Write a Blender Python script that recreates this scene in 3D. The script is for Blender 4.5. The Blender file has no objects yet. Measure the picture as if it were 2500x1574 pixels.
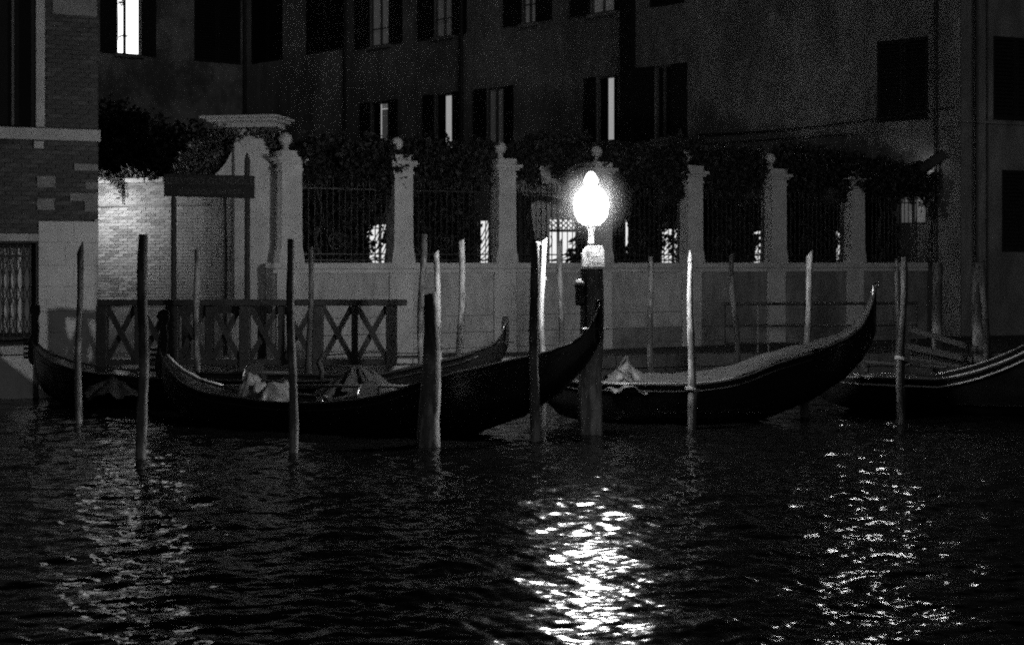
import bpy, bmesh, math, random
import numpy as np
from mathutils import Vector

random.seed(7)
rng = np.random.default_rng(11)
R = math.radians
scene = bpy.context.scene
COL = scene.collection

# ------------------------------------------------------------------ camera, sky, moon, exposure
EYE = 2.2            # eye height above the water (m)
FPX, CX, HY = 3500.0, 1250.0, 640.0     # focal length, optical axis and horizon in photo pixels
cam_d = bpy.data.cameras.new('camera'); cam = bpy.data.objects.new('camera', cam_d); COL.objects.link(cam)
cam.location = (0, 0, EYE); cam.rotation_euler = (R(90), 0, 0)
cam_d.sensor_width = 36; cam_d.lens = 36 * FPX / 2500; cam_d.shift_y = -(787 - HY) / 2500
cam_d.clip_start = 0.1; cam_d.clip_end = 500
scene.camera = cam

w = bpy.data.worlds.new('World'); scene.world = w; w.use_nodes = True
nt = w.node_tree; bg = nt.nodes['Background']
sky = nt.nodes.new('ShaderNodeTexSky'); sky.sky_type = 'NISHITA'; sky.sun_disc = False
sky.sun_elevation = R(24); sky.sun_rotation = R(166)
bw = nt.nodes.new('ShaderNodeRGBToBW')          # the photograph is black and white
nt.links.new(sky.outputs[0], bw.inputs[0]); nt.links.new(bw.outputs[0], bg.inputs['Color'])
bg.inputs['Strength'].default_value = 0.0011
sun_d = bpy.data.lights.new('moon', 'SUN'); sun = bpy.data.objects.new('moon', sun_d); COL.objects.link(sun)
sun_d.energy = 0.09; sun_d.angle = R(25); sun.rotation_euler = (R(66), 0, R(14))   # broad, weak light from the far bank's side

vs = scene.view_settings
scene.display_settings.display_device = 'sRGB'
vs.view_transform = 'Standard'; vs.look = 'None'; vs.exposure = 0.0; vs.gamma = 1.0; vs.use_curve_mapping = False
cy = scene.cycles
cy.use_denoising = False                         # leave the fine grain of a high-ISO night exposure
cy.use_adaptive_sampling = True; cy.adaptive_threshold = 0.045; cy.adaptive_min_samples = 20; cy.filter_width = 2.1
cy.caustics_reflective = False; cy.caustics_refractive = False
cy.sample_clamp_direct = 14.0; cy.sample_clamp_indirect = 1.0
cy.max_bounces = 3; cy.diffuse_bounces = 1; cy.glossy_bounces = 2; cy.transmission_bounces = 1; cy.transparent_max_bounces = 24

# ------------------------------------------------------------------ materials (neutral greys: a monochrome photograph)
def new_mat(name):
    m = bpy.data.materials.new(name); m.use_nodes = True
    return m, m.node_tree, m.node_tree.nodes['Principled BSDF']
def mat(name, v, rough=0.8, var=0.25, scale=6.0, bump=0.15, fine=40.0, stretch=(1, 1, 1), spec=0.3, coat=0.0, bdist=0.01):
    """base grey v, wandering by +-var through two octaves of noise, with fine relief"""
    m, t, b = new_mat(name)
    tc = t.nodes.new('ShaderNodeTexCoord'); mp = t.nodes.new('ShaderNodeMapping'); mp.inputs['Scale'].default_value = stretch
    t.links.new(tc.outputs['Object'], mp.inputs[0])
    n1 = t.nodes.new('ShaderNodeTexNoise'); n1.inputs['Scale'].default_value = scale; n1.inputs['Detail'].default_value = 4; n1.inputs['Roughness'].default_value = 0.65
    n2 = t.nodes.new('ShaderNodeTexNoise'); n2.inputs['Scale'].default_value = fine; n2.inputs['Detail'].default_value = 1
    t.links.new(mp.outputs[0], n1.inputs['Vector']); t.links.new(mp.outputs[0], n2.inputs['Vector'])
    mx = t.nodes.new('ShaderNodeMath'); mx.operation = 'MULTIPLY_ADD'; mx.inputs[1].default_value = 0.3
    t.links.new(n2.outputs['Fac'], mx.inputs[0]); t.links.new(n1.outputs['Fac'], mx.inputs[2])
    mr = t.nodes.new('ShaderNodeMapRange'); mr.inputs['From Min'].default_value = 0.4; mr.inputs['From Max'].default_value = 0.9
    mr.inputs['To Min'].default_value = max(0.001, v * (1 - var)); mr.inputs['To Max'].default_value = min(0.85, v * (1 + var))
    t.links.new(mx.outputs[0], mr.inputs['Value']); t.links.new(mr.outputs[0], b.inputs['Base Color'])
    b.inputs['Roughness'].default_value = rough; b.inputs['Specular IOR Level'].default_value = spec
    b.inputs['Coat Weight'].default_value = coat; b.inputs['Coat Roughness'].default_value = 0.12
    if bump:
        bp = t.nodes.new('ShaderNodeBump'); bp.inputs['Strength'].default_value = bump; bp.inputs['Distance'].default_value = bdist
        t.links.new(mx.outputs[0], bp.inputs['Height']); t.links.new(bp.outputs[0], b.inputs['Normal'])
    return m
def patchy(name, lo, hi, thr, rough=0.75, scale=5.0, stretch=(1, 1, 0.25), width=0.08, bump=0.3, algae_or_light=0):
    """two-tone surface: peeling bark / limewash, hi shows where the noise passes thr"""
    m, t, b = new_mat(name)
    tc = t.nodes.new('ShaderNodeTexCoord'); mp = t.nodes.new('ShaderNodeMapping'); mp.inputs['Scale'].default_value = stretch
    t.links.new(tc.outputs['Object'], mp.inputs[0])
    n1 = t.nodes.new('ShaderNodeTexNoise'); n1.inputs['Scale'].default_value = scale; n1.inputs['Detail'].default_value = 4; n1.inputs['Roughness'].default_value = 0.7
    n2 = t.nodes.new('ShaderNodeTexNoise'); n2.inputs['Scale'].default_value = scale * 7; n2.inputs['Detail'].default_value = 2
    t.links.new(mp.outputs[0], n1.inputs['Vector']); t.links.new(mp.outputs[0], n2.inputs['Vector'])
    mr = t.nodes.new('ShaderNodeMapRange'); mr.interpolation_type = 'SMOOTHSTEP'
    mr.inputs['From Min'].default_value = thr - width; mr.inputs['From Max'].default_value = thr + width
    mr.inputs['To Min'].default_value = lo; mr.inputs['To Max'].default_value = hi
    t.links.new(n1.outputs['Fac'], mr.inputs['Value'])
    mu = t.nodes.new('ShaderNodeMath'); mu.operation = 'MULTIPLY_ADD'; mu.inputs[1].default_value = 0.7; mu.inputs[2].default_value = 0.65
    t.links.new(n2.outputs['Fac'], mu.inputs[0])
    m2 = t.nodes.new('ShaderNodeMath'); m2.operation = 'MULTIPLY'
    t.links.new(mu.outputs[0], m2.inputs[0]); t.links.new(mr.outputs[0], m2.inputs[1]); t.links.new(m2.outputs[0], b.inputs['Base Color'])
    if algae_or_light:                                       # foot darkened by algae, or paled where front light is painted in
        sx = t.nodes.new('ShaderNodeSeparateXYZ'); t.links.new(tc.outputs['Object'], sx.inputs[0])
        ad = t.nodes.new('ShaderNodeMath'); ad.operation = 'MULTIPLY_ADD'; ad.inputs[1].default_value = 0.5; hi_ = 0.0 if algae_or_light < 1 else 0.7; t.links.new(n1.outputs['Fac'], ad.inputs[0]); t.links.new(sx.outputs['Z'], ad.inputs[2])
        tr_ = t.nodes.new('ShaderNodeMapRange'); tr_.inputs['From Min'].default_value = 0.55 + hi_; tr_.inputs['From Max'].default_value = 0.75 + hi_; tr_.inputs['To Min'].default_value = algae_or_light; tr_.inputs['To Max'].default_value = 1.0
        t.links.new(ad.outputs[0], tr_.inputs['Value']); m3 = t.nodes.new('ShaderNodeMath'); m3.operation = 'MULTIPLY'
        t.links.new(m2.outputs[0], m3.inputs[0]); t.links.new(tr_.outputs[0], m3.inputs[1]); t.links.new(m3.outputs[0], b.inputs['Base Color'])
    b.inputs['Roughness'].default_value = rough; b.inputs['Specular IOR Level'].default_value = 0.3
    bp = t.nodes.new('ShaderNodeBump'); bp.inputs['Strength'].default_value = bump; bp.inputs['Distance'].default_value = 0.012
    t.links.new(n2.outputs['Fac'], bp.inputs['Height']); t.links.new(bp.outputs[0], b.inputs['Normal'])
    return m
def glow(name, strength):
    m, t, b = new_mat(name)
    b.inputs['Base Color'].default_value = (0.6, 0.6, 0.6, 1)
    b.inputs['Emission Color'].default_value = (1, 1, 1, 1); b.inputs['Emission Strength'].default_value = strength
    return m

M = {}
M['plaster'] = patchy('plaster', 0.15, 0.29, 0.5, 0.9, 0.5, (1, 1, 0.45), 0.14, 0.25)
M['plaster_old'] = patchy('plaster_old', 0.14, 0.32, 0.5, 0.9, 0.8, (1, 1, 0.7), 0.12, 0.3)
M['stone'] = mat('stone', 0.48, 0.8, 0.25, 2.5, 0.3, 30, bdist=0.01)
M['stone_worn'] = mat('stone_worn', 0.24, 0.85, 0.4, 4, 0.4, 30)
M['tarp_mid'] = mat('tarp_mid', 0.07, 0.55, 0.3, 5, 0.3, 14, spec=0.4, bdist=0.02)
M['stone_pale'] = mat('stone_pale', 0.62, 0.8, 0.2, 3.0, 0.3, 30)
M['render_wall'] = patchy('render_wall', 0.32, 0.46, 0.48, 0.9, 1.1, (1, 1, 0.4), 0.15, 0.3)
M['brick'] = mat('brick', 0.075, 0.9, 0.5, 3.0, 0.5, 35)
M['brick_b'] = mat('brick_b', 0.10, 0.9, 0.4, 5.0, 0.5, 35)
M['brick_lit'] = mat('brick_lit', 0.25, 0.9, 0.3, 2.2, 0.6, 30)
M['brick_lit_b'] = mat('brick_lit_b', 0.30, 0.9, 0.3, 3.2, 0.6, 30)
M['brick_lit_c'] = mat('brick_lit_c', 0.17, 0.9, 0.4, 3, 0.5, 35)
M['mortar'] = mat('mortar', 0.20, 0.95, 0.4, 4.0, 0.5, 50)
M['mortar_dark'] = mat('mortar_dark', 0.065, 0.95, 0.4, 4.0, 0.5, 50)
M['shutter'] = mat('shutter', 0.012, 0.7, 0.3, 4, 0.3, 60, (1, 1, 6))
M['frame_wood'] = mat('frame_wood', 0.12, 0.6, 0.2, 8, 0.1)
M['glass_dark'] = mat('glass_dark', 0.012, 0.12, 0.2, 3, 0, spec=0.5)
M['iron'] = mat('iron', 0.02, 0.5, 0.3, 20, 0.2, 80, spec=0.5)
M['galvanised'] = mat('galvanised', 0.22, 0.45, 0.25, 20, 0.1, 60, spec=0.5)
M['wood_dark'] = mat('wood_dark', 0.035, 0.75, 0.45, 5, 0.5, 30, (3, 3, 0.5))
M['wood_rail'] = mat('wood_rail', 0.03, 0.7, 0.45, 4, 0.4, 30)
M['wood_plank'] = mat('wood_plank', 0.075, 0.7, 0.4, 5, 0.4, 30, (0.5, 4, 4))
M['lacquer'] = mat('lacquer', 0.010, 0.32, 0.4, 4, 0.12, 30, spec=0.5, coat=0.35)
M['lacquer_rail'] = mat('lacquer_rail', 0.035, 0.28, 0.3, 4, 0.05, 30, spec=0.6, coat=0.6)
M['brass'] = mat('brass', 0.5, 0.2, 0.1, 10, 0, spec=0.8); M['brass'].node_tree.nodes['Principled BSDF'].inputs['Metallic'].default_value = 1
M['ferro'] = mat('ferro', 0.25, 0.3, 0.2, 10, 0.05, spec=0.8); M['ferro'].node_tree.nodes['Principled BSDF'].inputs['Metallic'].default_value = 1
M['tarp'] = mat('tarp', 0.13, 0.5, 0.3, 5, 0.4, 18, spec=0.5, bdist=0.02)
M['tarp_dark'] = mat('tarp_dark', 0.035, 0.45, 0.3, 5, 0.4, 18, spec=0.5, bdist=0.02)
M['canvas'] = mat('canvas', 0.055, 0.8, 0.25, 3, 0.15, 9, spec=0.15, bdist=0.02)
M['leaf'] = mat('leaf', 0.085, 0.55, 0.5, 2.5, 0, spec=0.4)
M['leaf_dark'] = mat('leaf_dark', 0.022, 0.6, 0.5, 2.5, 0, spec=0.3)
M['stem'] = mat('stem', 0.05, 0.9, 0.4, 6, 0.5)
M['pole_dark'] = patchy('pole_dark', 0.045, 0.13, 0.52, scale=7, algae_or_light=3.4)   # paler foot: low front light painted into the colour
M['pole_mid'] = patchy('pole_mid', 0.04, 0.15, 0.52, algae_or_light=0.35)
M['pole_pale'] = patchy('pole_pale', 0.06, 0.28, 0.49, algae_or_light=0.35)
M['pole_white'] = patchy('pole_white', 0.11, 0.38, 0.46, algae_or_light=0.35)
M['pile_grey'] = patchy('pile_grey', 0.10, 0.24, 0.5, scale=6, algae_or_light=2.8)  # paler foot stands in for front light low on the piles
M['rope'] = mat('rope', 0.42, 0.9, 0.3, 30, 0.5, 120)
M['sign'] = mat('sign', 0.022, 0.6, 0.3, 4, 0.1)
M['sign_letter'] = mat('sign_letter', 0.07, 0.6, 0.3, 20, 0)
M['zinc'] = patchy('zinc', 0.16, 0.62, 0.42, 0.6, 7, (1, 1, 1), 0.06, 0.06)
M['cloth_dark'] = mat('cloth_dark', 0.02, 0.9, 0.3, 4, 0.3)
M['highlight_pale'] = mat('highlight_pale', 0.7, 0.3, 0.1, 8, 0.05, spec=0.6)
M['render_falloff'] = patchy('render_falloff', 0.13, 0.25, 0.5, 0.9, 1.0, (1, 1, 0.35), 0.15, 0.3)  # darker tone paints the lamplight fading towards the right end of the wall
M['render_damp'] = mat('render_damp', 0.2, 0.85, 0.45, 2.5, 0.35, 22, bdist=0.02)
M['portal'] = mat('portal', 0.65, 0.85, 0.2, 2, 0.2, 20)
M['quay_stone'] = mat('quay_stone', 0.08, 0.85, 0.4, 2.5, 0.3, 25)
M['paving'] = mat('paving', 0.05, 0.85, 0.35, 2, 0.3, 30)
M['earth'] = mat('earth', 0.06, 0.95, 0.4, 3, 0.4)
M['lamp_glass'] = glow('lamp_glass', 270.0)
M['lantern_glass'] = glow('lantern_glass', 120.0)
M['window_bright'] = glow('window_bright', 2.5)
M['window_mid'] = glow('window_mid', 0.3)
M['window_dim'] = glow('window_dim', 0.02)
M['window_faint'] = glow('window_faint', 0.009)
M['window_soft'] = glow('window_soft', 0.06)
M['window_garden'] = glow('window_garden', 0.85)
M['window_high'] = glow('window_high', 110.0)
for k_ in ('window_soft', 'window_bright', 'window_mid', 'window_dim', 'window_faint', 'window_garden'): M[k_].cycles.emission_sampling = 'NONE'   # seen, but too weak to light the place
M['curtain'] = mat('curtain', 0.4, 0.9, 0.2, 5, 0.1, stretch=(4, 4, 0.5))

# water: dark, smooth, real waves in the mesh with fine ripples on top
m, t, b = new_mat('canal_water')
b.inputs['Base Color'].default_value = (0.006, 0.006, 0.006, 1); b.inputs['Roughness'].default_value = 0.12; b.inputs['IOR'].default_value = 1.26
tc = t.nodes.new('ShaderNodeTexCoord'); mp = t.nodes.new('ShaderNodeMapping'); mp.inputs['Scale'].default_value = (1, 1.3, 1)
n1 = t.nodes.new('ShaderNodeTexNoise'); n1.inputs['Scale'].default_value = 11; n1.inputs['Detail'].default_value = 2
bp = t.nodes.new('ShaderNodeBump'); bp.inputs['Strength'].default_value = 0.35; bp.inputs['Distance'].default_value = 0.01
t.links.new(tc.outputs['Object'], mp.inputs[0]); t.links.new(mp.outputs[0], n1.inputs['Vector']); t.links.new(n1.outputs['Fac'], bp.inputs['Height']); t.links.new(bp.outputs[0], b.inputs['Normal'])
M['water'] = m

# ------------------------------------------------------------------ helpers
def P(x, y, D):
    """photo pixel at distance D (metres along the view) -> point in the place"""
    return Vector(((x - CX) * D / FPX, D, EYE - (y - HY) * D / FPX))
def world_off(o):
    v = Vector((0, 0, 0))
    while o is not None:
        v += o.location; o = o.parent
    return v
def props(o, label=None, cat=None, group=None, kind=None):
    for k, v in (('label', label), ('category', cat), ('group', group), ('kind', kind)):
        if v: o[k] = v
    return o
def thing(name, label, cat, loc, group=None):
    o = bpy.data.objects.new(name, None); o.empty_display_size = 0.1; COL.objects.link(o); o.location = loc
    return props(o, label, cat, group)
class Fr:
    """upright plane: origin, direction along it, normal towards the viewer"""
    def __init__(s, a, b):
        s.o = Vector(a); s.U = (Vector(b) - Vector(a)).normalized(); s.N = Vector((s.U.y, -s.U.x)); s.len = (Vector(b) - Vector(a)).length
        s.ang = math.atan2(s.U.y, s.U.x)
    def p(s, u, z, d=0.0):
        q = s.o + s.U * u + s.N * d
        return (q.x, q.y, z)
    def u(s, x):
        k = (x - CX) / FPX
        return (k * s.o.y - s.o.x) / (s.U.x - k * s.U.y)
    def z(s, u, y):
        return EYE - (y - HY) * (s.o.y + u * s.U.y) / FPX
    def uz(s, x, y):
        u = s.u(x); return u, s.z(u, y)
class MB:
    def __init__(s): s.v = []; s.f = []
    def add(s, vs, fs):
        n = len(s.v); s.v += [tuple(q) for q in vs]; s.f += [tuple(i + n for i in f) for f in fs]; return s
    def hexa(s, c):       # 8 corners: bottom 4 ccw, top 4 ccw
        return s.add(c, [(3, 2, 1, 0), (4, 5, 6, 7), (0, 1, 5, 4), (1, 2, 6, 5), (2, 3, 7, 6), (3, 0, 4, 7)])
    def box(s, x0, x1, y0, y1, z0, z1):
        return s.hexa([(x0, y0, z0), (x1, y0, z0), (x1, y1, z0), (x0, y1, z0), (x0, y0, z1), (x1, y0, z1), (x1, y1, z1), (x0, y1, z1)])
    def fbox(s, F, u0, u1, z0, z1, d0, d1):   # d1 nearer the viewer
        q = F.p
        return s.hexa([q(u0, z0, d1), q(u1, z0, d1), q(u1, z0, d0), q(u0, z0, d0), q(u0, z1, d1), q(u1, z1, d1), q(u1, z1, d0), q(u0, z1, d0)])
    def beam(s, a, b, wid, hei, up=(0, 0, 1)):
        a = Vector(a); b = Vector(b); d = (b - a).normalized(); up = Vector(up)
        if abs(d.dot(up)) > 0.98: up = Vector((0, 1, 0))
        x = d.cross(up).normalized() * wid / 2; y = x.cross(d).normalized() * hei / 2
        return s.hexa([a - x - y, a + x - y, b + x - y, b - x - y, a - x + y, a + x + y, b + x + y, b - x + y])
    def tube(s, pts, rad, n=8, cap=True, jit=0.0):
        pts = [Vector(q) for q in pts]; N = len(pts)
        if not hasattr(rad, '__len__'): rad = [rad] * N
        base = len(s.v)
        for i, q in enumerate(pts):
            d = (pts[min(i + 1, N - 1)] - pts[max(i - 1, 0)]).normalized()
            a = Vector((1, 0, 0)) if abs(d.x) < 0.9 else Vector((0, 1, 0))
            x = d.cross(a).normalized(); y = d.cross(x)
            for k in range(n):
                th = 2 * math.pi * k / n; r = rad[i] * (1 + random.uniform(-jit, jit))
                s.v.append(tuple(q + x * math.cos(th) * r + y * math.sin(th) * r))
        for i in range(N - 1):
            for k in range(n):
                a0 = base + i * n + k; a1 = base + i * n + (k + 1) % n
                s.f.append((a0, a1, a1 + n, a0 + n))
        if cap:
            s.f.append(tuple(base + k for k in range(n))[::-1]); s.f.append(tuple(base + (N - 1) * n + k for k in range(n)))
        return s
    def lathe(s, c, prof, n=16):   # prof: (r, z) from bottom to top round the vertical through c
        base = len(s.v)
        for r, z in prof:
            for k in range(n):
                th = 2 * math.pi * k / n; s.v.append((c[0] + r * math.cos(th), c[1] + r * math.sin(th), c[2] + z))
        for i in range(len(prof) - 1):
            for k in range(n):
                a0 = base + i * n + k; a1 = base + i * n + (k + 1) % n
                s.f.append((a0, a1, a1 + n, a0 + n))
        s.f.append(tuple(base + k for k in range(n))[::-1]); s.f.append(tuple(base + (len(prof) - 1) * n + k for k in range(n)))
        return s
    def prism(s, F, poly, d0, d1):  # poly: (u, z) seen by the viewer, counter-clockwise
        n = len(poly)
        vs = [F.p(u, z, d1) for u, z in poly] + [F.p(u, z, d0) for u, z in poly]
        fs = [tuple(range(n)), tuple(range(n, 2 * n))[::-1]] + [(i, i + n, (i + 1) % n + n, (i + 1) % n) for i in range(n)]
        return s.add(vs, fs)
    def build(s, name, material, parent=None, smooth=False, bevel=0.0, kind=None):
        off = world_off(parent)
        me = bpy.data.meshes.new(name)
        me.from_pydata([(x - off.x, y - off.y, z - off.z) for x, y, z in s.v], [], s.f)
        if bevel:
            bm = bmesh.new(); bm.from_mesh(me)
            bmesh.ops.bevel(bm, geom=[e for e in bm.edges if len(e.link_faces) == 2 and e.calc_face_angle(0) > 0.6], offset=bevel, segments=1, affect='EDGES', profile=0.5)
            bm.to_mesh(me); bm.free()
        me.validate(); me.materials.append(M[material] if isinstance(material, str) else material)
        if smooth:
            me.polygons.foreach_set('use_smooth', [True] * len(me.polygons))
        o = bpy.data.objects.new(name, me); COL.objects.link(o); o.parent = parent
        if kind: o['kind'] = kind
        return o
def mesh_np(name, verts, quads, material, parent=None, smooth=False):
    off = world_off(parent)
    me = bpy.data.meshes.new(name); nv, nf = len(verts), len(quads)
    me.vertices.add(nv); me.vertices.foreach_set('co', (verts - np.array(off)).astype(np.float32).ravel())
    me.loops.add(nf * 4); me.loops.foreach_set('vertex_index', quads.astype(np.int32).ravel())
    me.polygons.add(nf); me.polygons.foreach_set('loop_start', np.arange(0, nf * 4, 4, dtype=np.int32))
    if smooth: me.polygons.foreach_set('use_smooth', np.ones(nf, dtype=bool))
    me.update(calc_edges=True); me.materials.append(M[material])
    o = bpy.data.objects.new(name, me); COL.objects.link(o); o.parent = parent
    return o
def leaves(name, blobs, material, parent, size=0.1, droop=0.3, gaps=None):
    """blobs: (centre, radii, count): leaf blades spread through the volume, thinner towards its edge"""
    V = []
    for c, r, n in blobs:
        d = rng.normal(size=(n, 3)); d /= np.linalg.norm(d, axis=1)[:, None]
        q = np.array(c) + d * (rng.random(n) ** 0.45)[:, None] * np.array(r)
        a = rng.normal(size=(n, 3)); a[:, 2] -= droop; a /= np.linalg.norm(a, axis=1)[:, None]
        s_ = np.cross(a, rng.normal(size=(n, 3))); s_ /= np.linalg.norm(s_, axis=1)[:, None]
        L = size * rng.uniform(0.6, 1.35, n)[:, None]
        fold = np.cross(a, s_) * L * 0.12
        V.append(np.stack([q, q + a * L * 0.5 + s_ * L * 0.3 + fold, q + a * L, q + a * L * 0.5 - s_ * L * 0.3 + fold], 1).reshape(-1, 3))
    V = np.concatenate(V).reshape(-1, 4, 3)
    if gaps:                                       # openings between the branches
        c = V.mean(1); px_ = CX + FPX * c[:, 0] / c[:, 1]; py_ = HY + (EYE - c[:, 2]) * FPX / c[:, 1]; keep = np.ones(len(V), bool)
        for gx_, gy_2, rx_, ry_, kp in gaps: keep &= (((px_ - gx_) / rx_) ** 2 + ((py_ - gy_2) / ry_) ** 2 > 1) | (rng.random(len(V)) < kp)
        V = V[keep]
    V = V.reshape(-1, 3); Q = np.arange(len(V)).reshape(-1, 4)
    return mesh_np(name, V, Q, material, parent)
def holed_wall(F, u0, u1, z0, z1, holes, depth=0.22):
    """wall sheet with window openings and their reveals; holes: (ua, ub, za, zb)"""
    m = MB()
    us = sorted({u0, u1, *[h[0] for h in holes], *[h[1] for h in holes]}); us = [q for q in us if u0 <= q <= u1]
    zs = sorted({z0, z1, *[h[2] for h in holes], *[h[3] for h in holes]}); zs = [q for q in zs if z0 <= q <= z1]
    for i in range(len(us) - 1):
        for j in range(len(zs) - 1):
            a, b2, c, d = us[i], us[i + 1], zs[j], zs[j + 1]; mu, mz = (a + b2) / 2, (c + d) / 2
            if any(h[0] < mu < h[1] and h[2] < mz < h[3] for h in holes): continue
            m.add([F.p(a, c), F.p(b2, c), F.p(b2, d), F.p(a, d)], [(0, 1, 2, 3)])
    for a, b2, c, d in holes:
        a, b2, c, d = max(a, u0), min(b2, u1), max(c, z0), min(d, z1)
        o = [F.p(a, c), F.p(b2, c), F.p(b2, d), F.p(a, d)]; i = [F.p(a, c, -depth), F.p(b2, c, -depth), F.p(b2, d, -depth), F.p(a, d, -depth)]
        m.add(o + i, [(0, 4, 5, 1), (1, 5, 6, 2), (2, 6, 7, 3), (3, 7, 4, 0)])
    return m
_brick_mesh = {}
def lay_bricks(F, parent, u0, u1, z0, z1, bl, bh, joint, mats, skip=None, limit=300, order=None, d=0.012):
    """running bond, each brick an object sharing a handful of meshes; past the limit the rest is one part"""
    spots = []; z = z0; row = 0
    while z + bh * 0.6 < z1:
        u = u0 - (bl / 2 if row % 2 else 0)
        while u < u1:
            a, b2 = max(u, u0), min(u + bl - joint, u1)
            if b2 - a > 0.03 and not (skip and skip((a + b2) / 2, z + bh / 2)): spots.append((a, b2, z, min(z + bh - joint, z1)))
            u += bl
        z += bh; row += 1
    if order: spots.sort(key=lambda s_: order((s_[0] + s_[1]) / 2, (s_[2] + s_[3]) / 2))
    off = world_off(parent); rest = MB()
    for i, (a, b2, c, e) in enumerate(spots):
        dd = d + random.uniform(-0.005, 0.006)
        if i < limit:
            key = (F.ang, round(b2 - a, 2), round(e - c, 3), random.randrange(3), random.choice(mats))
            if key not in _brick_mesh:
                L, H = key[1], key[2]; j = lambda: random.uniform(-0.004, 0.004)
                m = MB()
                m.hexa([(-L/2+j(), -0.03+j(), -H/2+j()), (L/2+j(), -0.03+j(), -H/2+j()), (L/2, 0.03, -H/2), (-L/2, 0.03, -H/2), (-L/2+j(), -0.03+j(), H/2+j()), (L/2+j(), -0.03+j(), H/2+j()), (L/2, 0.03, H/2), (-L/2, 0.03, H/2)])
                me = bpy.data.meshes.new('brick'); me.from_pydata(m.v, [], m.f); me.materials.append(M[key[4]]); _brick_mesh[key] = me
            o = bpy.data.objects.new('brick', _brick_mesh[key]); COL.objects.link(o); o.parent = parent
            q = Vector(F.p((a + b2) / 2, (c + e) / 2, dd - 0.03)); o.location = q - off; o.rotation_euler = (0, 0, F.ang)
        else:
            rest.fbox(F, a, b2, c, e, dd - 0.06, dd)
    if rest.v: rest.build('brickwork', mats[0], parent, kind='stuff')
def interp_smooth(tab, xs):
    tab = np.array(tab, float); f = np.interp(xs, tab[:, 0], tab[:, 1])
    return f

# ------------------------------------------------------------------ water
def axis(lo, d0, d1, hi, step0, step1, nout):
    core = [d0]
    while core[-1] < d1: core.append(core[-1] + step0 + (step1 - step0) * (core[-1] - d0) / (d1 - d0))
    a = d0 - np.geomspace(step0, d0 - lo, nout)[::-1]; b2 = core[-1] + np.geomspace(step1, hi - core[-1], nout)
    return np.concatenate([a, core, b2])
xs = axis(-70, -9.0, 9.0, 70, 0.025, 0.025, 16); ys = axis(-30, 6.6, 25.0, 60, 0.022, 0.06, 16)
gx, gy = np.meshgrid(xs, ys); gz = np.zeros_like(gx)
for i in range(90):
    lam = 0.085 * (1.2 / 0.085) ** (rng.random() ** 1.6); k = 2 * math.pi / lam
    th = rng.normal(math.pi / 2, 0.7); slope = 0.0235 * (1.0 if lam < 0.4 else 0.6)
    gz += slope / k * np.sin(k * (gx * math.cos(th) + gy * math.sin(th)) + rng.random() * 6.283)
fade = np.clip((11 - np.abs(gx)) / 2, 0, 1) * np.clip((gy - 5.0) / 1.6, 0, 1) * np.clip((28 - gy) / 3, 0, 1)
gz *= fade
nx, ny = len(xs), len(ys)
idx = np.arange(nx * ny).reshape(ny, nx)
quads = np.stack([idx[:-1, :-1], idx[:-1, 1:], idx[1:, 1:], idx[1:, :-1]], -1).reshape(-1, 4)
props(mesh_np('water', np.stack([gx, gy, gz], -1).reshape(-1, 3), quads, 'water', smooth=True), kind='structure')

# ------------------------------------------------------------------ quay, garden ground
QZ = 0.45
edge = [(-14, 25.3), (-6.9, 25.3), (-1.4, 25.5), (1.0, 26.0), (3.4, 27.0), (16, 27.0), (40, 27.0)]
m = MB()
for (xa, ya), (xb, yb) in zip(edge[:-1], edge[1:]):
    m.add([(xa, ya, QZ), (xb, yb, QZ), (xb, 70, QZ), (xa, 70, QZ)], [(0, 1, 2, 3)])
ground = props(m.build('quay_pavement', 'paving'), kind='structure')
m = MB()
for (xa, ya), (xb, yb) in zip(edge[:-1], edge[1:]):      # quay face below the kerb
    m.add([(xa, ya + 0.06, -1.5), (xb, yb + 0.06, -1.5), (xb, yb + 0.06, QZ - 0.004), (xa, ya + 0.06, QZ - 0.004)], [(0, 1, 2, 3)])
quay = props(m.build('quay_edge', 'mortar_dark'), kind='structure')
for (xa, ya), (xb, yb) in zip(edge[:-2], edge[1:-1]):    # kerb and face stones
    F = Fr((xa, ya), (xb, yb)); u = 0.0
    while u < F.len - 0.05:
        L = min(random.uniform(0.9, 1.4), F.len - u)
        if -8 < F.p(u, 0)[0] < 10:
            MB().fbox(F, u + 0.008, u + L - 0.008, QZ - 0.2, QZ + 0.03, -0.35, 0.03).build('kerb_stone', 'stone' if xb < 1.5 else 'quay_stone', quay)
            MB().fbox(F, u + 0.012, u + L - 0.012, -0.35, QZ - 0.22, -0.05, random.uniform(-0.01, 0.015)).build('face_stone', 'quay_stone', quay)
        u += L

# ------------------------------------------------------------------ left building (brick with pale stone)
FL = Fr((-8.24, 23.07), (-6.82, 23.65)); LEFT0 = -4.0
uC = FL.u(240)
lb = thing('brick_building', 'brick corner house with pale stone bands standing in the water', 'building', FL.p(uC, 0))
def lz(y): return FL.z(FL.u(120), y)
ow = (LEFT0 + 2.2, FL.u(87), lz(312), lz(-60)); ow2 = (LEFT0 + 2.4, FL.u(88), lz(838), lz(594))
holed_wall(FL, LEFT0, uC, -1.0, 9.0, [ow, ow2], 0.3).build('wall', 'mortar_dark', lb)
sd = Vector(FL.N) * -1   # side wall running back from the corner
c0 = Vector(FL.p(uC, 0)); c1 = c0 + Vector((sd.x, sd.y, 0)) * 9
MB().add([(c0.x, c0.y, -1), (c1.x, c1.y, -1), (c1.x, c1.y, 9), (c0.x, c0.y, 9)], [(0, 1, 2, 3)]).build('side_wall', 'render_wall', lb)
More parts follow.
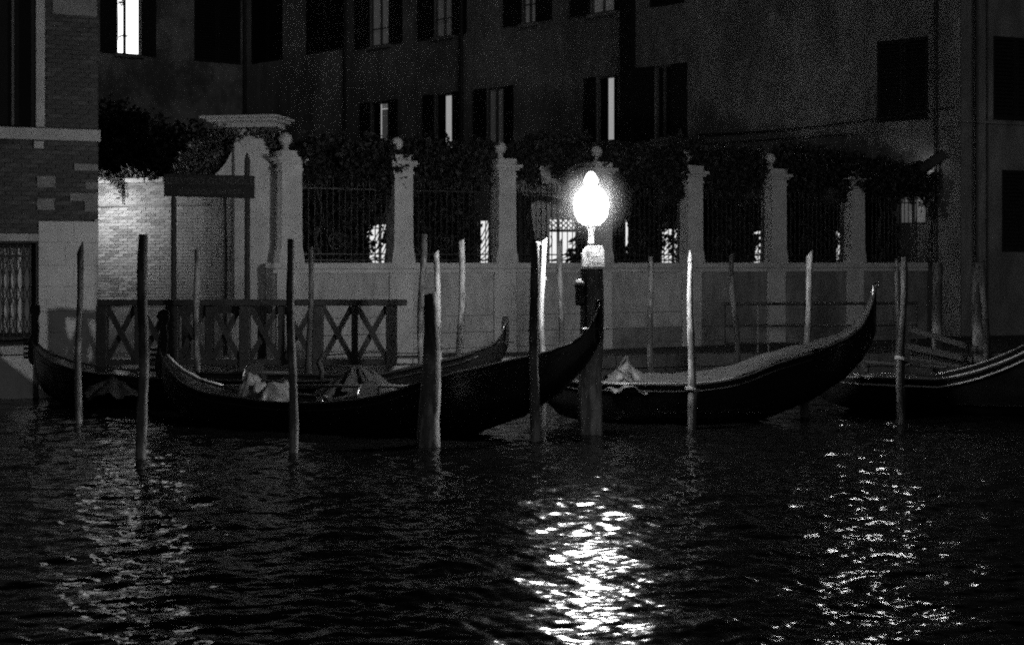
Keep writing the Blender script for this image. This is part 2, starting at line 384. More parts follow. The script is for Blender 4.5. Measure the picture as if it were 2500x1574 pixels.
# stone trim
def lbox(x0, x1, y0, y1, d, name, mt='stone', d0=-0.05):
    return MB().fbox(FL, FL.u(x0), FL.u(x1), lz(y1), lz(y0), d0, d).build(name, mt, lb, bevel=0.006)
lbox(87, 109, -20, 311, 0.04, 'window_jamb')
MB().fbox(FL, LEFT0, uC + 0.03, lz(343), lz(314), -0.05, 0.07).build('stone_band', 'stone', lb, bevel=0.01)
lbox(82, 106, 346, 364, 0.05, 'bracket')
blocks = [(180, 239, 398, 415), (90, 135, 430, 458), (208, 239, 443, 460), (170, 239, 470, 490), (90, 133, 485, 513), (206, 239, 490, 516), (128, 236, -20, 34)]
for x0, x1, y0, y1 in blocks: lbox(x0, x1, y0, y1, 0.025, 'stone_block', 'stone_worn')
MB().fbox(FL, LEFT0, FL.u(93), lz(589), lz(571), -0.05, 0.05).build('lintel', 'stone', lb, bevel=0.008)
MB().fbox(FL, LEFT0, FL.u(88), lz(863), lz(842), -0.05, 0.08).build('window_sill', 'stone', lb, bevel=0.008)
# smooth stone base and quoin courses
MB().fbox(FL, LEFT0, FL.u(80), -1, lz(866), -0.05, 0.035).build('base_stone', 'stone_pale', lb)
cz = [540, 592, 648, 700, 760, 812, 862, 915, 990]
for a, b_ in zip(cz[:-1], cz[1:]):
    cut = random.choice([160, 180, None])
    for x0, x1 in ([(94, cut), (cut, 240)] if cut else [(94, 240)]):
        MB().fbox(FL, FL.u(x0) + 0.002, FL.u(x1) - 0.002, lz(b_) + 0.003, lz(a) - 0.001, -0.05, 0.02 + random.uniform(-0.003, 0.004)).build('quoin', 'stone_pale', lb)
def lskip(u, z):
    x = CX + FPX * FL.p(u, z)[0] / FL.p(u, z)[1]; y = HY + (EYE - z) * FPX / FL.p(u, z)[1]
    if x < 110 and y < 345: return x < 110
    if 310 < y < 346: return True
    if y > 566 and x < 94: return True
    if y > 538 and x > 92: return True
    for q in blocks:
        if q[0] - 12 < x < q[1] + 12 and q[2] - 2 < y < q[3] + 2: return True
    return False
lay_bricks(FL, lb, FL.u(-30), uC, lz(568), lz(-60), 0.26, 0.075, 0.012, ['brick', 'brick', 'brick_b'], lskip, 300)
# upper window: dark glass and frame; lower window: pale blind behind an ornate grille
wn = MB()
for x0, x1 in ((78, 87), (30, 36)): wn.fbox(FL, FL.u(x0), FL.u(x1), lz(312), lz(-60), -0.26, -0.2)
wn = wn.build('window', 'frame_wood', lb)
MB().fbox(FL, LEFT0 + 2.2, FL.u(86), lz(312), lz(-60), -0.3, -0.27).build('pane', 'glass_dark', wn)
wn = MB().fbox(FL, FL.u(76), FL.u(88), lz(838), lz(594), -0.24, -0.1).fbox(FL, LEFT0 + 2.4, FL.u(88), lz(838), lz(812), -0.24, -0.1).fbox(FL, LEFT0 + 2.4, FL.u(88), lz(604), lz(594), -0.24, -0.1)
wn = wn.build('window', 'shutter', lb)
MB().fbox(FL, LEFT0 + 2.4, FL.u(86), lz(838), lz(594), -0.3, -0.27).build('blind', 'window_dim', wn)
gx0 = FL.u(-60); gu = [gx0 + i * (FL.u(74) - gx0) / 8 for i in range(9)]
for i, u in enumerate(gu):
    MB().tube([FL.p(u, lz(828), 0.01), FL.p(u, lz(598), 0.01)], 0.016, 6).build('grille_bar', 'iron', lb)
    if i < 8:
        b2 = MB(); du = gu[1] - gu[0]
        for k in range(3):
            z0 = lz(826 - k * 72); z1 = lz(826 - (k + 1) * 72)
            for sgn in (0, 1):
                pts = [FL.p(u + du * (0.5 + (0.42 if sgn else -0.42) * math.cos(math.pi * q / 10)), z0 + (z1 - z0) * q / 10, 0.012) for q in range(11)]
                b2.tube(pts, 0.008, 5)
        for q in range(2):
            c = (u + du * (0.28 + 0.45 * q), lz(612))
            b2.tube([FL.p(c[0] + 0.035 * math.cos(a / 8 * 6.283), c[1] + 0.05 * math.sin(a / 8 * 6.283), 0.012) for a in range(9)], 0.008, 5)
        b2.build('grille_scroll', 'iron', lb)
for y in (824, 625): MB().fbox(FL, LEFT0 + 2.4, FL.u(76), lz(y + 3), lz(y - 3), -0.005, 0.02).build('grille_rail', 'iron', lb)
# small bracket at the corner
MB().beam(FL.p(FL.u(231), lz(537), 0.05), FL.p(uC + 0.03, lz(537), 0.05), 0.03, 0.025).build('hook', 'zinc', lb)

# wall lantern round the corner (its light falls on the brick garden wall)
lc = c0 + Vector((sd.x, sd.y, 0)) * 3.75 + Vector((0.17, 0, 0)); lc.z = 3.35
wl = thing('wall_lantern', 'lit lantern on the hidden side wall of the brick corner house', 'lantern', lc)
MB().lathe(lc, [(0.05, -0.16), (0.09, -0.14), (0.12, 0.08), (0.10, 0.10)], 8).build('glass', 'lantern_glass', wl)
MB().lathe(lc, [(0.14, 0.10), (0.12, 0.15), (0.04, 0.2), (0.015, 0.26)], 8).build('cap', 'iron', wl)
MB().beam(lc + Vector((-0.3, 0, 0.24)), lc + Vector((0, 0, 0.24)), 0.025, 0.025).build('arm', 'iron', wl)

# ------------------------------------------------------------------ brick garden wall between house and gate
FB = Fr((-9.2, 28.55), tuple(P(566, 640, 27.1)[:2]))
bwall = thing('brick_garden_wall', 'lamplit old brick garden wall topped with ivy beside the gate', 'wall', FB.p(2, QZ))
ub0, ub1 = 0.3, FB.len; ztop = FB.z(FB.u(300), 436)
MB().fbox(FB, ub0, ub1, 0.0, ztop, -0.4, 0.0).build('mortar_core', 'mortar', bwall)
def bskip(u, z):
    return z < QZ
uL = FB.u(236)
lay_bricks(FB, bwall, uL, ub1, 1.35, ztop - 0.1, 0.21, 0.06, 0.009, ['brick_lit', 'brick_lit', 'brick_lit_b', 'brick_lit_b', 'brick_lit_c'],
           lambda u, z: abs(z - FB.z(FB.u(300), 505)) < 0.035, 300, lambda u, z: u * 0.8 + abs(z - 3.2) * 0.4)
zc = FB.z(FB.u(300), 505)
MB().fbox(FB, uL - 0.5, ub1 - 0.5, zc - 0.012, zc + 0.012, 0.0, 0.03).build('iron_tie', 'iron', bwall)
u = uL - 0.3
while u < ub1 - 0.05:
    L = min(random.uniform(0.3, 0.5), ub1 - u)
    MB().fbox(FB, u + 0.006, u + L - 0.006, ztop - 0.08, ztop + random.uniform(0.0, 0.05), -0.42, random.uniform(0.01, 0.05)).build('coping_stone', 'stone', bwall, bevel=0.015)
    u += L
# ivy on the wall top
iv = thing('wall_ivy', 'trailing ivy on the lit top of the brick garden wall', 'ivy', FB.p(FB.u(300), ztop))
bl = []
for x, y, n in ((250, 428, 40), (262, 432, 50), (280, 436, 60), (296, 446, 60), (306, 425, 50), (322, 415, 60), (300, 460, 35), (304, 478, 25), (345, 428, 60), (375, 432, 60)):
    q = FB.uz(x, y); bl.append((FB.p(q[0], q[1], 0.08), (0.11, 0.08, 0.09), n))
leaves('foliage', bl, 'leaf', iv, 0.07)
MB().tube([FB.p(*FB.uz(304, 500), 0.05), FB.p(*FB.uz(302, 460), 0.06), FB.p(*FB.uz(310, 430), 0.05)], 0.012, 5).build('stem', 'stem', iv)

# ------------------------------------------------------------------ garden gate pier with cornice and scroll shoulder
FG = Fr(tuple(P(480, 640, 26.5)[:2]), tuple(P(700, 640, 26.2)[:2]))
gp = thing('gate_pier', 'tall plastered gate pier with cornice and curved scroll shoulder', 'gate pier', FG.p(FG.u(620), QZ))
g = lambda x, y: FG.uz(x, y)
MB().prism(FG, [g(565, 760)[:1] + (QZ,), (g(655, 760)[0], QZ), g(655, 340), g(650, 322), g(575, 322), g(575, 340), g(566, 368), g(553, 395), g(538, 414), g(525, 426), g(525, 440), g(548, 448), g(565, 452)], -0.5, 0.0).build('pier', 'stone_pale', gp)
MB().prism(FG, [(g(655, 700)[0], QZ), (g(676, 700)[0], QZ), g(676, 386), g(655, 386)], -0.45, -0.02).build('side_strip', 'stone_pale', gp)
MB().prism(FG, [(g(676, 700)[0], QZ), (g(694, 700)[0], QZ), g(694, 394), g(676, 394)], -0.45, -0.12).build('recess', 'render_wall', gp)
for y0, y1, ov in ((322, 312, 0.02), (312, 298, 0.1), (298, 290, 0.2), (290, 284, 0.27)):
    MB().fbox(FG, g(560, 0)[0] - ov * 1.8, g(660, 0)[0] + ov * 0.8, g(600, y0)[1], g(600, y1)[1], -0.5 - ov, ov).build('cornice', 'stone', gp, bevel=0.008)
MB().fbox(FG, g(497, 0)[0], g(525, 0)[0], g(510, 330)[1], g(510, 291)[1], -0.9, -0.5).build('rear_pier', 'stone', gp)
MB().tube([FG.p(*g(572, 760), 0.03), FG.p(*g(572, 345), 0.03)], 0.016, 6).build('conduit', 'iron', gp)

# ------------------------------------------------------------------ garden wall with pillars and iron railings
FW = Fr((-4.04, 25.93), (5.69, 30.97)); BAY = FW.len / 5; WT = 2.19; NB = 6
wall_end = FW.u(2262)
gw = thing('garden_wall', 'long pale stone garden wall with ball topped pillars', 'wall', FW.p(0, QZ))
MB().fbox(FW, -0.3, wall_end, QZ - 0.3, WT - 0.12, -0.4, 0.0).build('core', 'mortar', gw)
MB().fbox(FW, -0.3, wall_end, WT - 0.12, WT, -0.44, 0.07).build('coping', 'stone', gw, bevel=0.02)
MB().fbox(FW, -0.3, wall_end, WT - 0.19, WT - 0.122, -0.1, 0.045).build('moulding', 'stone', gw)
for i in range(7):
    uc = i * BAY
    nxt = min(uc + BAY, wall_end)
    MB().fbox(FW, uc - 0.24, uc + 0.24, QZ - 0.1, WT - 0.192, -0.05, 0.055).build('pilaster', 'stone', gw, bevel=0.006)
    MB().fbox(FW, uc + 0.25, nxt - 0.25 if nxt == uc + BAY else nxt, 1.18, WT - 0.194, -0.05, 0.02).build('wall_panel', 'render_wall' if i < 4 else 'render_falloff', gw)
    for z0, z1 in ((0.86, 1.17), (0.56, 0.85), (0.3, 0.55)):
        a = uc + 0.25; e = (uc + BAY - 0.25) if uc + BAY < wall_end else wall_end
        cuts = [a, a + (e - a) * random.uniform(0.3, 0.45), a + (e - a) * random.uniform(0.6, 0.75), e]
        for c_, d_ in zip(cuts[:-1], cuts[1:]):
            MB().fbox(FW, c_ + 0.003, d_ - 0.003, z0 + 0.004, z1 - 0.004, -0.05, 0.022 + random.uniform(-0.004, 0.006)).build('wall_block', 'render_wall' if i < 3 or (z0 > 0.8 and i < 4) else ('render_falloff' if z0 > 0.8 else 'render_damp'), gw)
    c = FW.p(uc, 0, -0.18); ub_ = uc; uc = uc + (0.1 if i > 3 else 0.06)
    pl = MB(); pl.prism(FW, [(uc - 0.24, WT), (uc + 0.24, WT), (uc + 0.225, WT + 0.16), (uc + 0.195, WT + 0.3), (uc + 0.185, 3.85), (uc - 0.185, 3.85), (uc - 0.195, WT + 0.3), (uc - 0.225, WT + 0.16)], -0.38, 0.02)
    pl = pl.build('pillar', 'stone', gw)
    cp = MB()
    for z0, z1, h in ((3.85, 3.9, 0.21), (3.9, 3.99, 0.19), (3.99, 4.04, 0.24), (4.04, 4.10, 0.29), (4.10, 4.22, 0.2)):
        cp.fbox(FW, uc - h, uc + h, z0, z1 - 0.0005, -0.18 - h, -0.18 + h)
    cp.build('pillar_cap', 'stone', pl)
    if i < 6:
        MB().lathe((c[0], c[1], 0), [(0.1, 4.22), (0.06, 4.26), (0.05, 4.31)] + [(max(0.03, 0.125 * math.sin(math.pi * q / 10)), 4.435 - 0.125 * math.cos(math.pi * q / 10)) for q in range(1, 11)], 16).build('ball_finial', 'stone', pl, smooth=True)
ordinal = ['first', 'second', 'third', 'fourth', 'fifth', 'sixth', 'seventh']
bar_me = None
for i in range(7):
    a = i * BAY + 0.2; e = min((i + 1) * BAY - 0.2, wall_end - 0.12)
    rl = thing('iron_railing', f'wrought iron garden railing, {ordinal[i]} panel counted from the gate pier', 'railing', FW.p((a + e) / 2, WT), 'iron railing panels on the garden wall')
    off = world_off(rl)
    zt = 3.62
    if bar_me is None:
        q = MB().tube([(0, 0, 0), (0, 0, zt - WT)], 0.011, 6); q.tube([(0, 0, zt - WT), (0, 0, zt - WT + 0.06), (0, 0, zt - WT + 0.14)], [0.012, 0.022, 0.002], 6)
        bar_me = bpy.data.meshes.new('bar'); bar_me.from_pydata(q.v, [], q.f); bar_me.materials.append(M['iron'])
    n = int((e - a) / 0.115)
    for k in range(n + 1):
        o = bpy.data.objects.new('bar', bar_me); COL.objects.link(o); o.parent = rl; o.location = Vector(FW.p(a + (e - a) * k / n, WT, -0.18)) - off
    for z0 in (WT + 0.05, WT + 0.16, zt - 0.06): MB().fbox(FW, a, e, z0 - 0.012, z0 + 0.012, -0.2, -0.16).build('rail', 'iron', rl)
    for q in range(5):                                   # scrolls along the top
        cu = a + (e - a) * (q + 0.5) / 5; rr = 0.13
        pts = [FW.p(cu + rr * (1 - s_ / 30) * math.cos(s_ * 0.35 - 1.6), zt + 0.05 + rr * (1 - s_ / 30) * math.sin(s_ * 0.35 - 1.6), -0.15) for s_ in range(24)]
        MB().tube(pts, 0.012, 5).build('scroll', 'iron', rl)
    for q in range(6):                                   # fan of curved stems in the right foot of the panel
        r0 = 0.16 + 0.13 * q
        pts = [FW.p(e - 0.02 - r0 * 1.25 * (1 - math.sin(t_ / 12 * 1.57)), WT + 0.03 + r0 * 1.5 * (1 - math.cos(t_ / 12 * 1.57)), -0.14) for t_ in range(13)]
        MB().tube(pts, 0.011, 5).build('curved_stem', 'iron', rl)
    cu, cz_ = a + (e - a) * 0.42, WT + 0.42              # spiral rosette
    pts = [FW.p(cu + (0.03 + 0.005 * s_) * math.cos(s_ * 0.4), cz_ + (0.03 + 0.005 * s_) * math.sin(s_ * 0.4), -0.14) for s_ in range(34)]
    MB().tube(pts, 0.013, 5).build('rosette', 'iron', rl)

# ------------------------------------------------------------------ big building behind the garden
KA = 103.4; KB = 66.0
pR = Vector(((2345 - CX) / KA, FPX / KA)); pI = Vector(((596 - CX) / KB, FPX / KB)); pLft = Vector(((200 - CX) / 70.5, FPX / 70.5))
FM = Fr(pI, pR); FI = Fr(pLft, pI); pE = Vector(((2800 - CX) / 97.0, FPX / 97.0)); FE = Fr(pR, pE)
mb = thing('plastered_building', 'large dim plastered building with shuttered windows behind the garden', 'building', (pI.x, pI.y, QZ))
HT = 15.0
def H(F, x0, x1, y0, y1, ref=None):
    ua, ub = F.u(x0), F.u(x1); r = F.u(ref if ref else (x0 + x1) / 2)
    return (ua, ub, F.z(r, y1), F.z(r, y0))
def win(parent, F, h, lit=None, frame='frame_wood', mull=True, strip=None, shut=(0, 0), sill=True, rail=False):
    """window in opening h: frame with mullion, pane, sill, open shutters of given width either side"""
    ua, ub, za, zb = h; t_ = 0.05
    f = MB()
    f.fbox(F, ua, ua + t_, za, zb, -0.1, -0.04).fbox(F, ub - t_, ub, za, zb, -0.1, -0.04).fbox(F, ua + t_, ub - t_, za, za + t_, -0.1, -0.04).fbox(F, ua + t_, ub - t_, zb - t_, zb, -0.1, -0.04)
    if mull: f.fbox(F, (ua + ub) / 2 - 0.03, (ua + ub) / 2 + 0.03, za + t_, zb - t_, -0.1, -0.035)
    if rail: f.fbox(F, ua + t_, ub - t_, za + 0.55, za + 0.59, -0.034, 0.0)
    o = f.build('window', frame, parent)
    MB().fbox(F, ua, ub, za, zb, -0.3, -0.115).build('pane', 'glass_dark' if lit is None else lit, o)
    if sill: MB().fbox(F, ua - 0.1, ub + 0.1, za - 0.1, za - 0.002, -0.15, 0.1).build('sill', 'plaster', o)
    for sgn, wd in ((-1, shut[0]), (1, shut[1])):
        if wd:
            s0, s1 = (ua - wd, ua - 0.01) if sgn < 0 else (ub + 0.01, ub + wd)
            s_ = MB().fbox(F, s0, s1, za, zb, 0.03, 0.07).build('shutter', 'shutter', o)
    return o
def closed(parent, F, h):
    """closed louvred shutters filling an opening"""
    ua, ub, za, zb = h; o = MB().fbox(F, ua, ub, za, zb, -0.2, -0.1).build('window', 'glass_dark', parent)
    mid = (ua + ub) / 2
    for a, b2 in ((ua + 0.01, mid - 0.008), (mid + 0.008, ub - 0.01)):
        s_ = MB().fbox(F, a, a + 0.07, za, zb, -0.06, -0.02).fbox(F, b2 - 0.07, b2, za, zb, -0.06, -0.02).fbox(F, a + 0.07, b2 - 0.07, za, za + 0.08, -0.06, -0.02).fbox(F, a + 0.07, b2 - 0.07, zb - 0.08, zb, -0.06, -0.02)
        n = int((zb - za - 0.16) / 0.09)
        for k in range(n):
            z = za + 0.08 + (zb - za - 0.16) * (k + 0.5) / n
            s_.hexa([F.p(a + 0.07, z - 0.05, -0.025), F.p(b2 - 0.07, z - 0.05, -0.025), F.p(b2 - 0.07, z - 0.04, -0.04), F.p(a + 0.07, z - 0.04, -0.04), F.p(a + 0.07, z + 0.02, -0.06), F.p(b2 - 0.07, z + 0.02, -0.06), F.p(b2 - 0.07, z + 0.03, -0.075), F.p(a + 0.07, z + 0.03, -0.075)])
        s_.build('shutter', 'shutter', o)
    return o
# openings on the long facade: upper floor
up = [(H(FM, 745, 838, -190, 128), 'closed'), (H(FM, 905, 952, -215, 112), 'window_dim'), (H(FM, 1062, 1106, -240, 90), 'window_faint'), (H(FM, 1276, 1310, -280, 58), 'window_dim'), (H(FM, 1443, 1502, -310, 32), 'window_dim'), (H(FM, 1585, 1672, -335, 14), 'closed'), (H(FM, 1890, 1990, -395, -45), 'closed'), (H(FM, 612, 690, -165, 152), 'closed')]
lo = [(H(FM, 906, 950, 248, 356), None), (H(FM, 1062, 1106, 228, 366), None), (H(FM, 1190, 1232, 214, 352), 'window_faint'), (H(FM, 1458, 1502, 186, 346), None), (H(FM, 1600, 1640, 160, 338), None), (H(FM, 2140, 2266, 96, 296), 'closed')]
gnd = [(H(FM, 2192, 2262, 476, 548), 'window_soft'), (H(FM, 888, 960, 545, 660), 'window_garden'), (H(FM, 1166, 1218, 535, 660), 'window_garden'), (H(FM, 1519, 1534, 534, 655), 'window_garden'), (H(FM, 1608, 1672, 555, 660), 'window_garden'), (H(FM, 1832, 1882, 560, 660), 'window_garden'), (H(FM, 2034, 2078, 560, 660), 'window_garden')]
high = H(FM, 2135, 2175, -150, -70)
holes = [q[0] for q in up + lo + gnd] + [high]
holed_wall(FM, 0, FM.len, 0.0, HT, holes).build('wall', 'plaster', mb)
for h, k in up:
    if k == 'closed': closed(mb, FM, h)
    else: win(mb, FM, h, k, shut=(0.75, 0.65), rail=True)
for i, (h, k) in enumerate(lo):
    if k == 'closed': closed(mb, FM, h)
    else:
        o = win(mb, FM, h, k, mull=(i not in (0, 1, 3)), shut=((0.5, 0.45), (0.5, 0.5), (0.55, 0.4), (0.45, 0.1), (0.95, 0.55))[i])
        ua, ub, za, zb = h
        if i == 0:      # lamplit door jamb and transom just inside
            MB().fbox(FM, FM.u(924), FM.u(927), za, zb - 0.08, -0.112, -0.108).fbox(FM, FM.u(927), FM.u(948), zb - 0.27, zb - 0.23, -0.112, -0.108).build('lit_gap', 'window_mid', o)
            MB().fbox(FM, FM.u(927), FM.u(948), zb - 0.22, zb - 0.08, -0.112, -0.108).build('lit_transom', 'window_soft', o)
            MB().fbox(FM, FM.u(927), FM.u(948), za + 0.05, zb - 0.28, -0.112, -0.108).build('dim_door', 'window_dim', o)
        if i == 1: MB().fbox(FM, FM.u(1083), FM.u(1103), za, zb - 0.08, -0.112, -0.108).build('lit_gap', 'window_mid', o)
        if i == 3: MB().fbox(FM, FM.u(1480), FM.u(1500), za + 0.06, zb - 0.06, -0.112, -0.108).build('lit_gap', 'window_mid', o)
for h, k in gnd: win(mb, FM, h, k, mull=(h[1] - h[0] > 0.5), sill=False)
win(mb, FM, high, 'window_high')
MB().fbox(FM, 0, FM.len, FM.z(FM.u(2200), 318), FM.z(FM.u(2200), 304), 0, 0.06).build('string_course', 'plaster', mb)
for x, wd, y0, y1 in ((590 + 14, 0.12, -400, 640), (1132, 0.14, -400, 640), (848, 0.1, -400, 640), (2290, 0.08, -300, 640)):
    u = FM.u(x); MB().tube([FM.p(u, FM.z(u, y1), 0.12), FM.p(u, HT, 0.12)], wd / 2, 8).build('downpipe', 'iron', mb)
u = FM.u(1538); MB().fbox(FM, u - 0.2, u + 0.2, FM.z(u, 362), HT, 0, 0.22).build('flue', 'shutter', mb)
for x0_, y0_, x1_, y1_ in ((1700, 330, 2330, 262),):
    a_, b_ = FM.uz(x0_, y0_), FM.uz(x1_, y1_)
    MB().tube([FM.p(a_[0] + (b_[0] - a_[0]) * q / 6, a_[1] + (b_[1] - a_[1]) * q / 6 - 0.12 * math.sin(math.pi * q / 6), 0.04) for q in range(7)], 0.018, 5).build('cable', 'iron', mb)
# left return of the building
hl = [(H(FI, 285, 343, -260, 134), 'window_bright'), (H(FI, 474, 588, -190, 154), 'closed'), (H(FI, 276, 362, 272, 420), 'closed')]
holed_wall(FI, 0, FI.len, 0.0, HT, [q[0] for q in hl], 0.25).build('wall', 'plaster_old', mb)
ua, ub, za, zb = hl[0][0]
o = win(mb, FI, hl[0][0], None, frame='shutter', mull=False, shut=(0.6, 0.55))
xm = FI.u(305)
MB().fbox(FI, ua + 0.04, xm - 0.04, za + 0.05, zb, -0.113, -0.105).build('pane', 'window_bright', o)
MB().fbox(FI, xm + 0.05, ub - 0.05, za + 0.05, zb, -0.113, -0.105).build('pane', 'window_bright', o)
MB().fbox(FI, xm - 0.04, xm + 0.05, za, zb, -0.104, -0.02).build('mullion', 'shutter', o)
for h, k in hl[1:]: closed(mb, FI, h)
# roof far above the frame, so that the block is closed
MB().fbox(FM, -3, FM.len, HT, HT + 0.3, -7, 0.4).fbox(FI, 0, FI.len + 2, HT + 0.302, HT + 0.6, -7, 0.4).build('roof', 'brick', mb)

rb = thing('side_building', 'dark plastered building at the canal corner behind the mooring poles', 'building', (pR.x, pR.y, QZ))
hr = [H(FE, 2425, 2540, 88, 293, 2430), H(FE, 2446, 2560, 415, 615, 2450)]
holed_wall(FE, 0.02, FE.len, 0.0, HT, hr).build('wall', 'plaster', rb)
for h in hr: closed(rb, FE, h)
MB().fbox(FE, 0.02, FE.len, FE.z(0.3, 300), FE.z(0.3, 294), 0, 0.05).build('string_course', 'plaster', rb)
MB().tube([FE.p(0.35, 0.5, 0.08), FE.p(0.35, HT, 0.08)], 0.04, 6).build('downpipe', 'iron', rb)
MB().tube([FE.p(0.75, 0.5, 0.04), FE.p(0.75, HT, 0.04)], 0.015, 5).build('cable', 'iron', rb)

# tilted floodlight on the facade, shining up the wall
u, z = FM.uz(2272, 398); fc = Vector(FM.p(u, z, 0.55))
fl = thing('floodlight', 'dark slanted floodlight housing above the vine by the building corner', 'floodlight', fc)
a = Vector(P(2240, 421, fc.y)); e = Vector(P(2304, 376, fc.y))
MB().beam(a, e, 0.22, 0.24).build('housing', 'iron', fl, bevel=0.02)
MB().beam(fc, FM.p(u, z - 0.05, 0.0), 0.05, 0.05).build('arm', 'iron', fl)
dn = Vector((-(e - a).z, 0, (e - a).x)).normalized()
bk = Vector((-FM.N.x, -FM.N.y, 0)) * 0.16
MB().beam(a + (e - a) * 0.1 + bk + dn * 0.02, a + (e - a) * 0.5 + bk + dn * 0.02, 0.02, 0.12).build('lens', glow('flood_lens', 7.0), fl)

# ------------------------------------------------------------------ plants
def wp(x, y, d): u_ = FW.u(x); return FW.p(u_, FW.z(u_, y), d)
GAPS = [(928, 618, 30, 24, .12), (912, 578, 24, 18, .25), (925, 530, 24, 45, .5), (1192, 605, 14, 38, .22), (1185, 530, 28, 32, .45), (1526, 566, 9, 36, 0), (1642, 618, 30, 26, .08), (1640, 570, 28, 30, .45),
        (1858, 618, 17, 27, .03), (1862, 575, 12, 22, .3), (1867, 515, 8, 18, .25), (2056, 618, 17, 27, .03), (2052, 570, 16, 26, .45), (2228, 515, 30, 42, .35), (2226, 632, 28, 10, .2)]
vine_lab = ['climbing vine over the railing beside the gate pier', 'climbing vine drooping over the second pillar from the gate pier', 'climbing vine mounded above the dark bell shaped cover',
            'climbing vine over the railing just behind the lit lamp', 'climbing vine over the railing beyond the fourth pillar', 'dense climbing vine hiding the pillar tops near the building corner', 'climbing vine hanging below the slanted floodlight']
vine_blobs = [
    [(770, 385, 0.25, 0.5, 0.22, 900), (850, 390, 0.5, 0.45, 0.25, 1200), (930, 385, 0.4, 0.4, 0.3, 900)],
    [(960, 415, 0.35, 0.3, 0.3, 700), (985, 452, 0.28, 0.2, 0.13, 260), (1030, 390, 0.5, 0.4, 0.3, 1200), (1110, 400, 0.55, 0.4, 0.35, 1400), (1180, 390, 0.3, 0.4, 0.2, 500)],
    [(1290, 395, 0.35, 0.3, 0.28, 900), (1350, 372, 0.45, 0.3, 0.25, 1100), (1405, 385, 0.4, 0.3, 0.25, 900)],
    [(1500, 400, 0.45, 0.35, 0.3, 900), (1560, 410, 0.5, 0.4, 0.4, 1400), (1640, 420, 0.4, 0.4, 0.4, 1100)],
    [(1700, 385, 0.35, 0.3, 0.2, 500), (1750, 415, 0.5, 0.4, 0.4, 1300), (1830, 420, 0.5, 0.4, 0.4, 1300)],
    [(1930, 405, 0.4, 0.4, 0.3, 800), (1990, 415, 0.6, 0.4, 0.45, 1600), (2070, 425, 0.6, 0.4, 0.4, 1500), (2110, 440, 0.4, 0.4, 0.3, 800)],
    [(2150, 440, 0.5, 0.4, 0.35, 1200), (2215, 445, 0.5, 0.4, 0.3, 1200), (2265, 465, 0.35, 0.35, 0.25, 700)]]
for i, (lab, bb) in enumerate(zip(vine_lab, vine_blobs)):
    base = wp(bb[0][0] + 30, 640, -0.45)
    vn = thing('climbing_vine', lab, 'vine', base, 'vines along the garden wall')
    bb = [(x + random.uniform(-6, 6), y - 10, rx * 1.12, ry, rz * 1.2, int(n * 1.0)) for x, y, rx, ry, rz, n in bb]
    for x, y, rx, ry, rz, n in list(bb):            # ragged shoots above and below the mass
        for q in range(9): bb.append((x + random.uniform(-45, 45), y + random.choice((-34, -26, 30, 42, 55)) + random.uniform(-8, 8), 0.13, 0.12, random.uniform(0.1, 0.22), 45))
    leaves('foliage', [(wp(x, y, -0.2), (rx, ry, rz), n) for x, y, rx, ry, rz, n in bb], 'leaf_dark', vn, 0.11, gaps=GAPS)
    pts = [Vector(base) + Vector((random.uniform(-0.08, 0.08), random.uniform(-0.05, 0.05), s_ * 0.22)) for s_ in range(10)]
    MB().tube(pts, [0.035 - 0.002 * s_ for s_ in range(10)], 6).build('stem', 'stem', vn)
shrub_lab = ['dark shrub filling the panel beside the gate pier', 'dark shrub behind the railing between second and third pillars', None, 'dark shrub behind the railing just behind the lamp',
             'dark shrub behind the railing between fifth and sixth pillars', 'dark shrub behind the railing between sixth and seventh pillars', 'dark shrub behind the last railing panel']
for i, lab in enumerate(shrub_lab):
    if lab is None: continue
    a = i * BAY + 0.15; Lb = BAY - 0.3
    root = FW.p(a + Lb * 0.4, QZ, -1.3)
    sh = thing('garden_shrub', lab, 'shrub', root, 'shrubs behind the railings')
    fr = [(0.1, 2.6, 0.3), (0.1, 3.3, 0.3), (0.28, 2.5, 0.35), (0.3, 3.2, 0.4), (0.5, 2.6, 0.35), (0.5, 3.4, 0.4), (0.68, 3.1, 0.3), (0.72, 3.7, 0.35), (0.9, 3.7, 0.3), (0.6, 2.2, 0.3), (0.3, 1.9, 0.4)]
    if i == 3: fr = [q for q in fr if not (q[0] < 0.2 and q[1] < 3)]
    leaves('foliage', [(FW.p(a + Lb * fu, fz, -1.2), (fr_ * 1.15, 0.45, fr_ * 1.1), 420) for fu, fz, fr_ in fr] + [(FW.p(a + Lb * 0.86, 2.75, -1.0), (0.32, 0.35, 0.75), 1500)], 'leaf_dark', sh, 0.12, gaps=GAPS)
    MB().tube([Vector(root) + Vector((0.03 * math.sin(s_), 0, s_ * 0.25)) for s_ in range(11)], [0.06 - 0.004 * s_ for s_ in range(11)], 6).build('stem', 'stem', sh)
